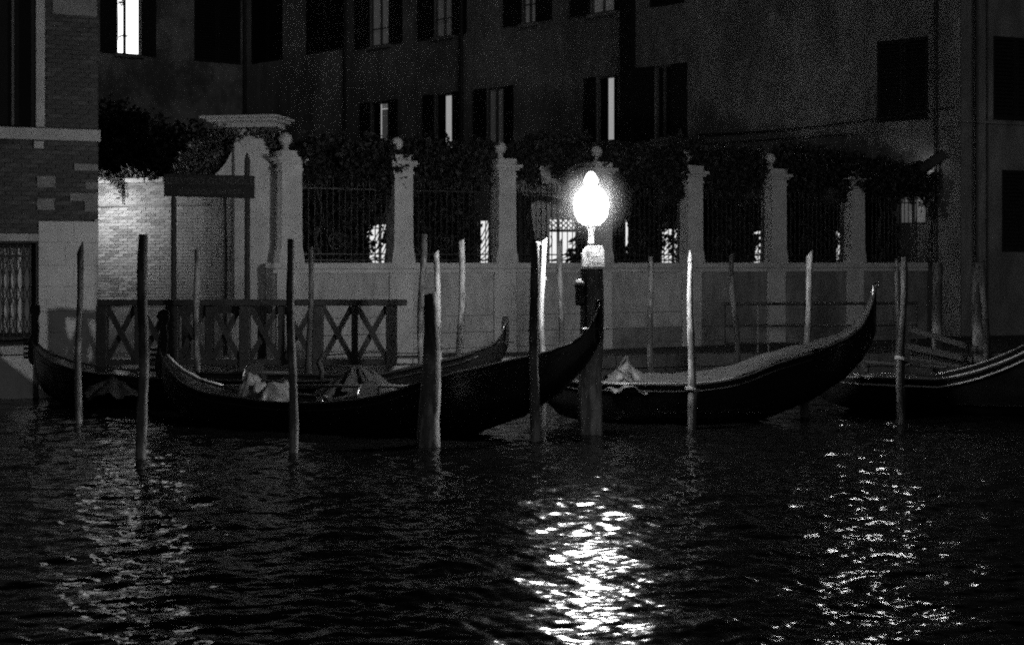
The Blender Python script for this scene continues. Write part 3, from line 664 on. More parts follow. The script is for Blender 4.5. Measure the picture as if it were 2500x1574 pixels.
# vine over the gate
gv = thing('gate_vine', 'bushy vine hanging over the cornice of the gate pier', 'vine', FG.p(FG.u(520), QZ, -0.6))
gb = [(605, 308, .3, .15, .1, 260), (560, 320, .3, .2, .16, 420), (640, 322, .3, .2, .12, 300), (670, 340, .18, .25, .25, 380), (520, 340, .3, .25, .22, 600), (480, 365, .32, .3, .25, 650), (450, 395, .35, .3, .25, 700), (500, 400, .3, .25, .2, 480), (520, 375, .22, .25, .22, 420), (430, 425, .25, .25, .15, 350), (480, 425, .25, .2, .15, 320), (590, 332, .2, .12, .1, 150)]
leaves('foliage', [(FG.p(*g(x, y), -0.05 if y < 350 and x > 540 else -0.35), (rx, ry, rz), n) for x, y, rx, ry, rz, n in gb], 'leaf', gv, 0.075)
MB().tube([FG.p(FG.u(520), QZ + q * 0.42, -0.6 + 0.03 * math.sin(q)) for q in range(10)], [0.05 - 0.003 * q for q in range(10)], 6).build('stem', 'stem', gv)
# tree behind the brick wall
tb = Vector(P(330, 640, 33)); tb.z = QZ
tr = thing('garden_tree', 'dark leafy tree standing behind the brick garden wall', 'tree', tb)
MB().tube([tb + Vector((0.05 * math.sin(q), 0, q * 0.4)) for q in range(8)], [0.16 - 0.01 * q for q in range(8)], 8).build('trunk', 'stem', tr)
lm = MB()
for q in range(5): lm.tube([tb + Vector((0, 0, 2.6)), tb + Vector((random.uniform(-.8, .8), random.uniform(-.3, .3), 3.6)), tb + Vector((random.uniform(-1.6, 1.6), random.uniform(-.6, .6), 4.6))], [0.07, 0.045, 0.015], 6)
lm.build('limb', 'stem', tr)
leaves('crown', [(P(x, y, 33), (rx, 0.8, rz), n) for x, y, rx, rz, n in ((255, 340, .6, .8, 500), (310, 330, .7, .6, 450), (300, 285, .5, .4, 160), (370, 360, .8, .6, 520), (270, 400, .7, .5, 700), (350, 405, .9, .5, 800), (430, 400, .7, .4, 500), (420, 340, .7, .5, 260), (480, 370, .7, .5, 350), (360, 300, .5, .4, 120), (470, 320, .4, .4, 90), (245, 290, .4, .6, 160))], 'leaf_dark', tr, 0.14)
# sprig in front of the bright window
q0 = Vector(FI.p(FI.u(296), FI.z(FI.u(296), -30), 0.25))
sp = thing('window_creeper', 'small creeper sprigs hanging across the brightly lit upper window', 'creeper', q0)
bl = [(FI.p(*FI.uz(x, y), 0.22), (rx, .05, rz), n) for x, y, rx, rz, n in ((292, 8, .1, .15, 40), (294, -15, .14, .2, 60), (293, 90, .1, .06, 16), (303, 88, .1, .03, 8))]
leaves('foliage', bl, 'leaf_dark', sp, 0.1)
MB().tube([FI.p(*FI.uz(284, 100), 0.2), FI.p(*FI.uz(284, 50), 0.2), FI.p(*FI.uz(286, -40), 0.2)], 0.012, 5).build('stem', 'stem', sp)

# pale garden pavilion with a lit doorway behind the third panel
FP = Fr(tuple(P(1255, 640, 31.4)[:2]), tuple(P(1445, 640, 31.8)[:2]))
pv_ = thing('garden_pavilion', 'pale garden pavilion wall with lit doorway seen through the railing behind the lamp', 'pavilion', FP.p(1.0, QZ))
hd = (FP.u(1342), FP.u(1416), QZ + 0.002, FP.z(FP.u(1390), 536))
holed_wall(FP, FP.u(1262), FP.u(1446), QZ, FP.z(FP.u(1350), 400), [hd], 0.25).build('wall', 'portal', pv_)
dr = MB().fbox(FP, hd[0], hd[1], FP.z(FP.u(1390), 566), FP.z(FP.u(1390), 560), -0.2, -0.1).fbox(FP, FP.u(1366), FP.u(1369), QZ, hd[3], -0.2, -0.1).fbox(FP, hd[1] - 0.06, hd[1], QZ, hd[3], -0.2, -0.1).build('door', 'iron', pv_)
MB().fbox(FP, hd[0], hd[1], QZ + 0.01, hd[3], -0.3, -0.25).build('glass', 'window_garden', dr)
lt = MB()
for q in range(7):
    x_ = hd[0] + (hd[1] - hd[0]) * q / 6
    lt.beam(FP.p(x_, FP.z(x_, 562), -0.12), FP.p(min(x_ + 0.25, hd[1]), hd[3], -0.12), 0.012, 0.02).beam(FP.p(x_, FP.z(x_, 562), -0.13), FP.p(max(x_ - 0.25, hd[0]), hd[3], -0.13), 0.012, 0.02)
lt.build('lattice', 'iron', dr)
pp = thing('potted_palm', 'spiky plant in front of the lit pavilion doorway', 'plant', FP.p(FP.u(1405), QZ, 0.6))
leaves('foliage', [(FP.p(*FP.uz(1408, 600), 0.6), (.2, .2, .4), 130), (FP.p(*FP.uz(1390, 625), 0.6), (.25, .2, .2), 70), (FP.p(*FP.uz(1420, 570), 0.6), (.1, .1, .2), 40)], 'leaf_dark', pp, 0.16)
MB().tube([FP.p(FP.u(1405), QZ, 0.6), FP.p(FP.u(1406), 2.9, 0.6)], [0.05, 0.02], 6).build('stem', 'stem', pp)

# dark bell-shaped cover under a small crossbeam behind the railing
bc = FW.p(FW.u(1316), QZ, -1.0); bD = bc[1]
cv = thing('garden_shelter', 'dark bell shaped cover with crossbeam behind the railing left of the lamp', 'shelter', bc)
zz = lambda y: EYE - (y - HY) * bD / FPX
sc_ = bD / FPX
MB().lathe((bc[0], bc[1], 0), [(60 * sc_, QZ), (56 * sc_, zz(640)), (50 * sc_, zz(600)), (44 * sc_, zz(560)), (38 * sc_, zz(520)), (33 * sc_, zz(490)), (29 * sc_, zz(478)), (10 * sc_, zz(472))], 20).build('cover', 'cloth_dark', cv, smooth=True)
MB().beam(P(1318, 482, bD), P(1396, 500, bD), 0.1, 0.11).build('crossbeam', 'wood_dark', cv)
MB().beam(P(1318, 480, bD), P(1262, 507, bD), 0.1, 0.11).build('crossbeam', 'wood_dark', cv)
MB().lathe((bc[0], bc[1], 0), [(0.05, zz(474)), (0.07, zz(468)), (0.03, zz(462))], 8).build('finial', 'wood_dark', cv)

# ------------------------------------------------------------------ wooden landing stage with cross-braced balustrade
ZD = 22.85; dk = thing('landing_stage', 'timber landing stage with cross braced balustrade by the corner house', 'landing stage', P(620, 640, ZD) * 1.0)
dk.location.z = 0.0
DZ = 0.42
x0 = P(243, 0, ZD).x; x1 = P(968, 0, ZD).x
px = x0
while px < x1 + 0.1:
    MB().box(px, px + 0.135, 22.6, 25.28, DZ - 0.05, DZ + random.uniform(-0.004, 0.004)).build('plank', 'wood_plank', dk); px += 0.145
MB().box(x0, x1 + 0.12, 22.63, 22.75, DZ - 0.25, DZ - 0.055).build('edge_beam', 'wood_rail', dk)
for i in range(6):
    xx = x0 + 0.15 + (x1 - x0 - 0.2) * i / 5
    MB().tube([(xx, 22.9, -1.5), (xx, 22.9, DZ - 0.06)], 0.11, 10).build('stage_pile', 'wood_dark', dk)
zr1 = P(0, 731, ZD).z; zr0 = P(0, 746, ZD).z; zb1 = P(0, 876, ZD).z; zb0 = P(0, 890, ZD).z
MB().box(x0 - 0.02, P(993, 0, ZD).x, ZD - 0.09, ZD + 0.09, zr0, zr1).build('top_rail', 'wood_rail', dk, bevel=0.012)
MB().box(x0, x1, ZD - 0.045, ZD + 0.045, zb0, zb1).build('bottom_rail', 'wood_rail', dk, bevel=0.008)
posts = [250, 424, 598, 776, 956]
for x in posts:
    q = P(x, 0, ZD).x; MB().box(q - 0.085, q + 0.085, ZD - 0.075, ZD + 0.075, DZ, zr0).build('post', 'wood_rail', dk, bevel=0.01)
for a, b_ in zip(posts[:-1], posts[1:]):
    xa = P(a, 0, ZD).x + 0.085; xb = P(b_, 0, ZD).x - 0.085; xm_ = (xa + xb) / 2
    MB().box(xm_ - 0.05, xm_ + 0.05, ZD - 0.04, ZD + 0.04, zb1, zr0).build('baluster', 'wood_rail', dk)
    for l, r in ((xa, xm_ - 0.05), (xm_ + 0.05, xb)):
        MB().beam((l, ZD - 0.022, zr0 - 0.02), (r, ZD - 0.022, zb1 + 0.01), 0.04, 0.085, (0, 0, 1)).build('brace', 'wood_rail', dk)
        MB().beam((l, ZD + 0.022, zb1 + 0.01), (r, ZD + 0.022, zr0 - 0.02), 0.04, 0.085, (0, 0, 1)).build('brace', 'wood_rail', dk)
# a second, plainer handrail at the back of the stage
rr = thing('gangway_rail', 'dark timber gangway rail behind the balustrade near the sign posts', 'railing', P(520, 640, 25.2)); rr.location.z = DZ
for x in (455, 512, 640): 
    q = P(x, 0, 25.2); MB().box(q.x - 0.07, q.x + 0.07, 25.13, 25.25, DZ, P(0, 748, 25.2).z).build('post', 'wood_dark', rr)
MB().box(P(430, 0, 25.2).x, P(665, 0, 25.2).x, 25.12, 25.26, P(0, 765, 25.2).z, P(0, 748, 25.2).z + 0.01).build('top_rail', 'wood_dark', rr)

# sign on two posts
SD = 24.75
sg = thing('gondola_sign', 'dark timber sign board on two posts in front of the brick wall', 'sign', P(512, 640, SD)); sg.location.z = QZ
for x, yt, wd in ((422, 470, 14), (602, 373, 14)):
    q = P(x, yt, SD)
    MB().tube([(q.x, SD + 0.06, QZ), (q.x, SD + 0.06, q.z - 0.12), (q.x, SD + 0.06, q.z)], [wd / 2 * SD / FPX, wd / 2 * SD / FPX, 0.015], 10).build('post', 'wood_dark', sg)
a = P(401, 427, SD); e = P(622, 482, SD)
bd = MB().hexa([(a.x, SD - 0.035, e.z + 0.02), (e.x, SD - 0.035, e.z - 0.02), (e.x, SD, e.z - 0.02), (a.x, SD, e.z + 0.02), (a.x, SD - 0.035, a.z + 0.02), (e.x, SD - 0.035, a.z - 0.02), (e.x, SD, a.z - 0.02), (a.x, SD, a.z + 0.02)]).build('board', 'sign', sg, bevel=0.006)
def lettering(body, x, y, size, D, parent, mt):
    cu = bpy.data.curves.new('lettering', 'FONT'); cu.body = body; cu.size = size; cu.align_x = 'CENTER'; cu.extrude = 0.003
    to = bpy.data.objects.new('lettering_curve', cu); COL.objects.link(to)
    bpy.context.view_layer.update()
    me = bpy.data.meshes.new_from_object(to.evaluated_get(bpy.context.evaluated_depsgraph_get()))
    bpy.data.objects.remove(to); bpy.data.curves.remove(cu)
    bm = bmesh.new(); bm.from_mesh(me); left = set(bm.verts)
    while left:                                   # one object for each letter
        isl = set(); todo = [left.pop()]
        while todo:
            v = todo.pop(); isl.add(v)
            for e_ in v.link_edges:
                w_ = e_.other_vert(v)
                if w_ in left: left.discard(w_); todo.append(w_)
        ix = {v: i for i, v in enumerate(isl)}
        m2 = bpy.data.meshes.new('letter'); m2.from_pydata([v.co[:] for v in isl], [], [tuple(ix[v] for v in f.verts) for f in bm.faces if f.verts[0] in isl])
        m2.materials.append(M[mt]); o = bpy.data.objects.new('letter', m2); COL.objects.link(o); o.parent = parent
        o.location = Vector((P(x, y, D).x, D, P(x, y, D).z)) - world_off(parent); o.rotation_euler = (R(90), 0, 0)
    bm.free()
lettering('SERVIZIO GONDOLE', 512, 450, 0.165, SD - 0.039, bd, 'sign_letter')
lettering('GONDOLA SERVICE', 512, 474, 0.12, SD - 0.039, bd, 'sign_letter')

# ------------------------------------------------------------------ lamp on its pile
LD = 18.4; LX = P(1443, 0, LD).x
def pz(y, D): return P(0, y, D).z
pile_lamp = thing('lamp_pile', 'thick timber pile standing in the water under the lit lamp', 'pile', (LX, LD, 0))
zt = pz(654, LD); n = 9
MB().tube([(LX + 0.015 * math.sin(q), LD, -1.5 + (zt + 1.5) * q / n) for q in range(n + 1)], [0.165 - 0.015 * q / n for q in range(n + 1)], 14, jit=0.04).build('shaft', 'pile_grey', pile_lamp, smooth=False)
lp = thing('street_lamp', 'brightly lit glass globe lamp on top of the thick pile', 'lamp', (LX, LD, zt))
bx0, bx1 = P(1420, 0, LD).x, P(1476, 0, LD).x
bmx = MB(); F0 = Fr((0, LD), (1, LD))
bmx.prism(F0, [(bx0, zt + 0.005), (bx1, zt + 0.005), (bx1 - 0.005, zt + 0.17), (bx1 - 0.03, pz(600, LD)), (bx0 + 0.07, pz(600, LD)), (bx0 + 0.02, zt + 0.23), (bx0 + 0.003, zt + 0.17)], -0.13, 0.13)
for i_, v_ in enumerate(bmx.v):
    if v_[2] > zt + 0.1: bmx.v[i_] = (v_[0], LD + (v_[1] - LD) * (1 - 1.5 * (v_[2] - zt - 0.1)), v_[2])
bmx.build('junction_box', 'zinc', lp, bevel=0.012)
MB().box(bx0 - 0.02, bx1 + 0.02, LD - 0.155, LD + 0.155, zt - 0.012, zt + 0.004).build('cap_plate', 'zinc', lp)
MB().fbox(F0, bx0 + 0.12, bx1 - 0.03, zt + 0.14, zt + 0.147, 0.131, 0.137).fbox(F0, bx0 + 0.1, bx1 - 0.035, pz(604, LD), pz(602, LD), 0.131, 0.14).build('box_lip', 'iron', lp)
MB().lathe((LX, LD, 0), [(0.05, pz(600, LD)), (0.04, pz(590, LD)), (0.033, pz(570, LD)), (0.055, pz(555, LD)), (0.09, pz(549, LD))], 12).build('stem', 'zinc', lp, smooth=True)
gz0 = pz(548, LD); gr = 0.225; gc = pz(500, LD)
prof = [(0.10, gz0), (0.155, gz0 + 0.035), (0.2, gz0 + 0.1)] + [(gr * math.sqrt(max(0.0, 1 - ((z_ - gc) / 0.25) ** 2)), z_) for z_ in (gc - 0.1, gc - 0.03, gc + 0.03, gc + 0.09, gc + 0.15, gc + 0.2)] + [(0.085, pz(455, LD))]
globe = MB().lathe((LX, LD, 0), prof, 16).build('globe', 'lamp_glass', lp, smooth=True)
MB().lathe((LX, LD, 0), [(0.06, pz(455, LD)), (0.085, pz(446, LD)), (0.085, pz(438, LD)), (0.06, pz(429, LD)), (0.045, pz(424, LD)), (0.02, pz(420, LD))], 10).build('crown', 'lamp_glass', lp, smooth=True)
# added shells of thin scattering haze that imitate lens bloom, densest at the lamp
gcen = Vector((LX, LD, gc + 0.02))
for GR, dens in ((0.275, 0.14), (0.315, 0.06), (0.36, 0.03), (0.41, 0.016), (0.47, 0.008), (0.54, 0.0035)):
    m, t, b = new_mat('bloom_haze'); t.nodes.remove(b)
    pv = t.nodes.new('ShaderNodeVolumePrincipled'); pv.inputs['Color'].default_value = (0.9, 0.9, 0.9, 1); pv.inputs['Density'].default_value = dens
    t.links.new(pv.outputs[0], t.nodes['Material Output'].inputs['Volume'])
    og = MB().lathe((0, 0, 0), [(max(0.004, GR * math.sin(math.pi * q / 16)), -GR * math.cos(math.pi * q / 16)) for q in range(17)], 28).build('bloom_shell', m, None, smooth=True)
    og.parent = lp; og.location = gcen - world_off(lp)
for q in range(6):
    th = q * math.pi / 3 + 0.3
    MB().tube([(LX + math.cos(th) * r_, LD + math.sin(th) * r_, z_) for r_, z_ in ((0.105, gz0 - 0.01), (0.213, gz0 + 0.1), (0.242, gc), (0.21, gc + 0.12), (0.1, pz(455, LD)))], 0.006, 5).build('glazing_bar', 'iron', lp)
# small unlit canal light fixed to the pile
cl = Vector((P(1415, 0, LD).x, LD - 0.12, pz(745, LD)))
nl = thing('canal_light', 'small dark dome topped canal light fixed beside the lamp pile', 'light', cl)
MB().lathe(cl, [(0.05, 0), (0.065, 0.03), (0.065, 0.24), (0.075, 0.25), (0.075, 0.262)], 14).build('body', 'iron', nl, smooth=False)
MB().lathe(cl, [(0.066, 0.262), (0.06, 0.3), (0.04, 0.33), (0.01, 0.345)], 14).build('dome', 'galvanised', nl, smooth=True)
MB().tube([cl + Vector((0.07, 0, 0.3)), cl + Vector((0.085, 0, 0.2)), cl + Vector((0.075, 0, -0.3)), cl + Vector((0.07, 0.03, -0.9))], 0.018, 6).build('pipe', 'iron', nl)
MB().beam(cl + Vector((0.05, 0, 0.1)), cl + Vector((0.1, 0.1, 0.1)), 0.03, 0.03).build('clamp', 'iron', nl)

# ------------------------------------------------------------------ mooring poles
def pole(xt, yt, xb, D, wt, wb, mt, label, tip=0.06, bend=0.02, group='mooring poles in the water', lean_y=0.0, rope=None, knots=True):
    top = P(xt, yt, D); base = Vector(((xb - CX) * D / FPX, D, 0)); n = 14
    o = thing('mooring_pole', label, 'pole', base, group)
    ph = random.random() * 6; pts = []; rad = []
    d = (top - base) / top.z
    for q in range(n + 1):
        z_ = -1.2 + (top.z + 1.2) * q / n; f = max(0, z_ / top.z)
        pts.append(base + d * z_ + Vector((bend * math.sin(ph + q * 0.75), bend * math.cos(ph * 2 + q * 0.6), 0)))
        rad.append((wb + (wt - wb) * f) / 2 * D / FPX * random.uniform(0.9, 1.1))
    sh_ = MB().tube(pts, rad, 10, jit=0.09)
    k = len(sh_.v)                               # cut the top on a slant
    for i in range(k - 10, k):
        v = sh_.v[i]; off_ = (v[0] - pts[-1].x) / max(rad[-1], 1e-4); sh_.v[i] = (v[0], v[1], v[2] + tip * off_)
    sh_.build('shaft', mt, o, smooth=True)
    if rope:
        z_, r_ = rope; c = base + d * z_
        for q in range(2): MB().tube([c + Vector((math.cos(a * 0.4) * r_, math.sin(a * 0.4) * r_, 0.02 * q + 0.035 * math.cos(a * 0.4 + 2.4))) for a in range(17)], 0.012, 6).build('rope_loop', 'rope', o)
    return o
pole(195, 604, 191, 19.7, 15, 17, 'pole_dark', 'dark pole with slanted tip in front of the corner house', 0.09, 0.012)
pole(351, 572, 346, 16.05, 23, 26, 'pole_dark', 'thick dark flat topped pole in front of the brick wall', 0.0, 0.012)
pole(480, 606, 481, 22.42, 13, 16, 'pole_pale', 'thin pale pole in front of the sign posts', 0.04, 0.015)
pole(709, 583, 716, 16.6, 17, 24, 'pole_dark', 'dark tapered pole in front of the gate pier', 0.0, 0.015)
pole(759, 608, 754, 22.4, 11, 17, 'pole_mid', 'thin greyish pole just right of the gate pier', 0.06, 0.015)
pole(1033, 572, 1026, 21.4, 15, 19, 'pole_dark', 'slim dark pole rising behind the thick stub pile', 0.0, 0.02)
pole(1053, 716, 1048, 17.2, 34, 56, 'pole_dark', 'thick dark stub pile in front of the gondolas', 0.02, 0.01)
pole(1063, 616, 1079, 20.9, 14, 16, 'pole_white', 'bright white leaning pole behind the thick stub pile', 0.03, 0.015)
pole(1127, 587, 1121, 21.0, 14, 17, 'pole_pale', 'pale blotchy pole standing right of the leaning white pole', 0.02, 0.02)
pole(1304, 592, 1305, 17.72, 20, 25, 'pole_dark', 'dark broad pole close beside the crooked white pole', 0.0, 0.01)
pole(1325, 585, 1324, 19.3, 15, 15, 'pole_white', 'crooked white pole with broken top left of the lamp', 0.03, 0.02)
pole(1367, 590, 1371, 21.8, 13, 15, 'pole_mid', 'dim thin pole between the white pole and the lamp pile', 0.05, 0.015)
pole(1587, 626, 1590, 23.0, 13, 17, 'pole_mid', 'dim blotchy pole midway between lamp and white pointed pole', 0.0, 0.015)
pole(1686, 632, 1689, 18.95, 12, 22, 'pole_white', 'bright white sharply pointed pole right of the lamp', 0.0, 0.012, rope=(0.5, 0.075))
tipo = bpy.data.objects[-1] if False else None
pole(1787, 620, 1801, 24.6, 12, 16, 'pole_mid', 'dim pole beside the end of the metal quay railing', 0.02, 0.03)
pole(1978, 618, 1964, 20.5, 15, 20, 'pole_pale', 'pale slant topped pole behind the stern of the covered gondola', 0.06, 0.015)
pole(2206, 627, 2198, 19.55, 16, 21, 'pole_mid', 'greyish pole with rope loop between the two rightmost boats', 0.0, 0.018, rope=(0.86, 0.085))
pole(2191, 632, 2190, 22.5, 10, 12, 'pole_mid', 'very thin pole close behind the rope looped pole', 0.0, 0.02)
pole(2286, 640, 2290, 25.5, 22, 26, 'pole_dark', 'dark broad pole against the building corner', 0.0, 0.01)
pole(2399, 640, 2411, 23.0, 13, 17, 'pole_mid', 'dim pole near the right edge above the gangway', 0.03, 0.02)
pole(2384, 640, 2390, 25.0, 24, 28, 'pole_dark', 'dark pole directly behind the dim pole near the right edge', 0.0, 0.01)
# sharpened tip of the white pole
for o in list(bpy.data.objects):
    if o.get('label', '').startswith('bright white sharply'):
        c = P(1686, 634, 18.95); r_ = 6 * 18.95 / FPX
        MB().tube([c + Vector((0, 0, -0.03)), c, P(1685, 611, 18.95)], [r_ * 1.05, r_ * 1.15, 0.006], 10).build('pointed_tip', 'pole_white', o)
    if o.get('label', '').startswith('crooked white'):
        c = P(1322, 596, 19.3); MB().tube([c, P(1310, 592, 19.3), P(1300, 596, 19.3)], [0.03, 0.012, 0.004], 6).build('splinter', 'pole_white', o)
        c = P(1325, 668, 19.3); MB().tube([c, P(1332, 678, 19.3), P(1335, 684, 19.3)], [0.012, 0.008, 0.003], 5).build('splinter', 'pole_white', o)

# ------------------------------------------------------------------ gondolas
STERN_S = [(0, 1.69), (0.05, 1.5), (0.12, 1.36), (0.3, 1.2), (0.6, 1.08), (1.1, 0.96), (1.9, 0.76), (2.7, 0.62), (3.6, 0.55), (9, 0.5)]
STERN_K = [(0, 1.22), (0.06, 1.1), (0.2, 0.88), (0.5, 0.56), (1.0, 0.24), (1.6, 0.02), (2.4, -0.15), (9, -0.2)]
BOW_S = [(0, 1.0), (0.15, 0.84), (0.35, 0.72), (0.7, 0.62), (1.3, 0.54), (2.4, 0.5), (9, 0.5)]
BOW_K = [(0, 0.70), (0.04, 0.5), (0.12, 0.34), (0.3, 0.14), (0.7, -0.05), (1.4, -0.18), (9, -0.2)]
def gondola(label, bow, stern, beam, bowS, bowK, stS, stK, parts, name='gondola', bow_iron=True, curl=False):
    """bow, stern: (X, Y) of the tips. Hull is lofted through stations along the line between them."""
    bow = Vector(bow); stern = Vector(stern); L = (stern - bow).length; ax = (stern - bow) / L; sd_ = Vector((-ax.y, ax.x))
    mid = (bow + stern) / 2
    root = thing(name, label, 'boat', (mid.x, mid.y, 0), 'moored gondolas')
    e = np.unique(np.concatenate([np.linspace(0, 0.6, 10), np.linspace(0.6, L - 0.8, 26), L - np.linspace(0, 0.8, 12)]))
    wgt = np.clip((e - L * 0.35) / (L * 0.3), 0, 1)
    sheer = interp_smooth(bowS, e) * (1 - wgt) + interp_smooth(stS, L - e) * wgt
    keel = interp_smooth(bowK, e) * (1 - wgt) + interp_smooth(stK, L - e) * wgt
    tt = e / L; hb = np.maximum(beam / 2 * np.sin(math.pi * np.clip(tt, 0, 1)) ** 0.62, 0.028)
    hb = np.minimum(hb, 0.03 + 0.42 * np.minimum(e, L - e) ** 0.9)
    def pt(i, w_, z_):
        q = bow + ax * e[i] + sd_ * w_; return (q.x, q.y, z_)
    n = len(e); h = MB(); rows = []
    for i in range(n):
        s_, k_, b_ = sheer[i], keel[i], hb[i]; md = k_ + (s_ - k_) * 0.45
        rows.append([pt(i, -b_, s_), pt(i, -b_ * 0.86, md), pt(i, -b_ * 0.55, k_ + 0.03), pt(i, 0, k_), pt(i, b_ * 0.55, k_ + 0.03), pt(i, b_ * 0.86, md), pt(i, b_, s_)])
    for r_ in rows: h.v += r_
    for i in range(n - 1):
        for k in range(6): h.f.append((i * 7 + k, i * 7 + k + 1, (i + 1) * 7 + k + 1, (i + 1) * 7 + k))
    h.f.append(tuple(range(7))); h.f.append(tuple((n - 1) * 7 + k for k in range(7))[::-1])
    hull = h.build('hull', 'lacquer', root, smooth=True)
    # gunwales
    for sgn in (-1, 1):
        MB().tube([pt(i, sgn * hb[i], sheer[i]) for i in range(n)], [0.022 if 0.15 < e[i] < L - 0.15 else 0.014 for i in range(n)], 6).build('gunwale', 'lacquer_rail', root, smooth=True)
        MB().tube([pt(i, sgn * hb[i] * 0.985, sheer[i] - 0.09) for i in range(4, n - 5)], 0.011, 5).build('rubbing_strake', 'lacquer_rail', root, smooth=True)
    # decks fore and aft, cambered; open well amidships with a floor
    def deck(i0, i1, nm, mt='lacquer'):
        d_ = MB()
        for i in range(i0, i1 + 1): d_.v += [pt(i, -hb[i] * 0.97, sheer[i] - 0.012), pt(i, 0, sheer[i] + hb[i] * 0.09 - 0.006), pt(i, hb[i] * 0.97, sheer[i] - 0.012)]
        for q in range(i1 - i0):
            for k in range(2): d_.f.append((q * 3 + k, q * 3 + k + 1, q * 3 + k + 4, q * 3 + k + 3))
        d_.build(nm, mt, root, smooth=True)
    iA = int(np.searchsorted(e, L * 0.28)); iB = int(np.searchsorted(e, L * 0.68))
    deck(0, iA, 'bow_deck'); deck(iB, n - 1, 'stern_deck')
    fl_ = MB()
    for i in range(iA, iB + 1): fl_.v += [pt(i, -hb[i] * 0.85, 0.16), pt(i, hb[i] * 0.85, 0.16)]
    for q in range(iB - iA): fl_.f.append((q * 2, q * 2 + 1, q * 2 + 3, q * 2 + 2))
    fl_.build('floor', 'wood_dark', root)
    # ferro at the bow, curl at the stern
    bz = sheer[0]
    if bow_iron:
        A3 = Vector((ax.x, ax.y, 0)); B0 = Vector((bow.x, bow.y, 0))
        FF = Fr((bow.x, bow.y), (bow.x + ax.x, bow.y + ax.y))
        ir = MB()
        ir.prism(FF, [(0.05, bz - 0.28), (0.1, bz - 0.02), (0.12, bz + 0.18), (0.1, bz + 0.34), (0.14, bz + 0.44), (0.13, bz + 0.54), (0.06, bz + 0.57), (-0.03, bz + 0.53), (-0.06, bz + 0.46), (-0.02, bz + 0.40), (0.0, bz + 0.3), (-0.02, bz + 0.15), (-0.05, bz + 0.0), (-0.08, bz - 0.12), (-0.07, bz - 0.34), (0.0, bz - 0.4)], -0.012, 0.012)
        ir.build('bow_iron', 'ferro', root)
        for q in range(5): MB().fbox(FF, -0.17, -0.05, bz - 0.02 - q * 0.07, bz + 0.02 - q * 0.07, -0.01, 0.01).build('comb_tooth', 'ferro', root)
        MB().lathe((bow.x + ax.x * 0.1, bow.y + ax.y * 0.1, bz + 0.3), [(0.004, -0.02), (0.018, 0), (0.004, 0.02)], 8).build('brass_knob', 'brass', root)
    if curl:
        top = Vector((stern.x, stern.y, sheer[-1])); A3 = Vector((ax.x, ax.y, 0))
        pts = [top - A3 * 0.05 + Vector((0, 0, -0.35)), top - A3 * 0.045 + Vector((0, 0, -0.15)), top - A3 * 0.03, top + Vector((0, 0, 0.05)), top + A3 * 0.035 + Vector((0, 0, 0.05)), top + A3 * 0.05 + Vector((0, 0, 0.01)), top + A3 * 0.03 + Vector((0, 0, -0.02))]
        MB().tube(pts, [0.014, 0.016, 0.016, 0.015, 0.014, 0.012, 0.01], 8).build('stern_curl', 'brass', root, smooth=True)
    else:
        top = Vector((stern.x, stern.y, sheer[-1])); A3 = Vector((ax.x, ax.y, 0)); FF = Fr((stern.x, stern.y), (stern.x + ax.x, stern.y + ax.y))
        MB().prism(FF, [(-0.09, sheer[-1] - 0.25), (0.02, sheer[-1] - 0.4), (0.03, sheer[-1] - 0.1), (0.015, sheer[-1] + 0.03), (-0.06, sheer[-1] + 0.03)], -0.03, 0.03).build('stern_post', 'lacquer_rail', root, bevel=0.006)
        MB().fbox(FF, -0.065, 0.02, sheer[-1] + 0.031, sheer[-1] + 0.04, -0.032, 0.032).build('brass_cap', 'brass', root)
        q = top + Vector((0, 0, -0.32)); S3 = Vector((sd_.x, sd_.y, 0))
        MB().tube([q - A3 * 0.2 - S3 * 0.12, q - S3 * 0.02, q + A3 * 0.1 + S3 * 0.04], 0.012, 6).build('tie_bar', 'lacquer_rail', root)
    # oar crutch on the stern quarter
    i = int(np.searchsorted(e, L * 0.66)); q = Vector(pt(i, -hb[i] * 0.95, sheer[i]))
    if bow_iron: MB().tube([q, q + Vector((0.02, 0, 0.14)), q + Vector((-0.03, 0.02, 0.26)), q + Vector((0.02, 0.03, 0.36)), q + Vector((0.07, 0.03, 0.4))], [0.045, 0.035, 0.045, 0.03, 0.02], 8).build('oar_crutch', 'wood_dark', root, smooth=True)
    return root, dict(e=e, L=L, bow=bow, ax=ax, sd=sd_, hb=hb, sheer=sheer, pt=pt, n=n, iA=iA, iB=iB)

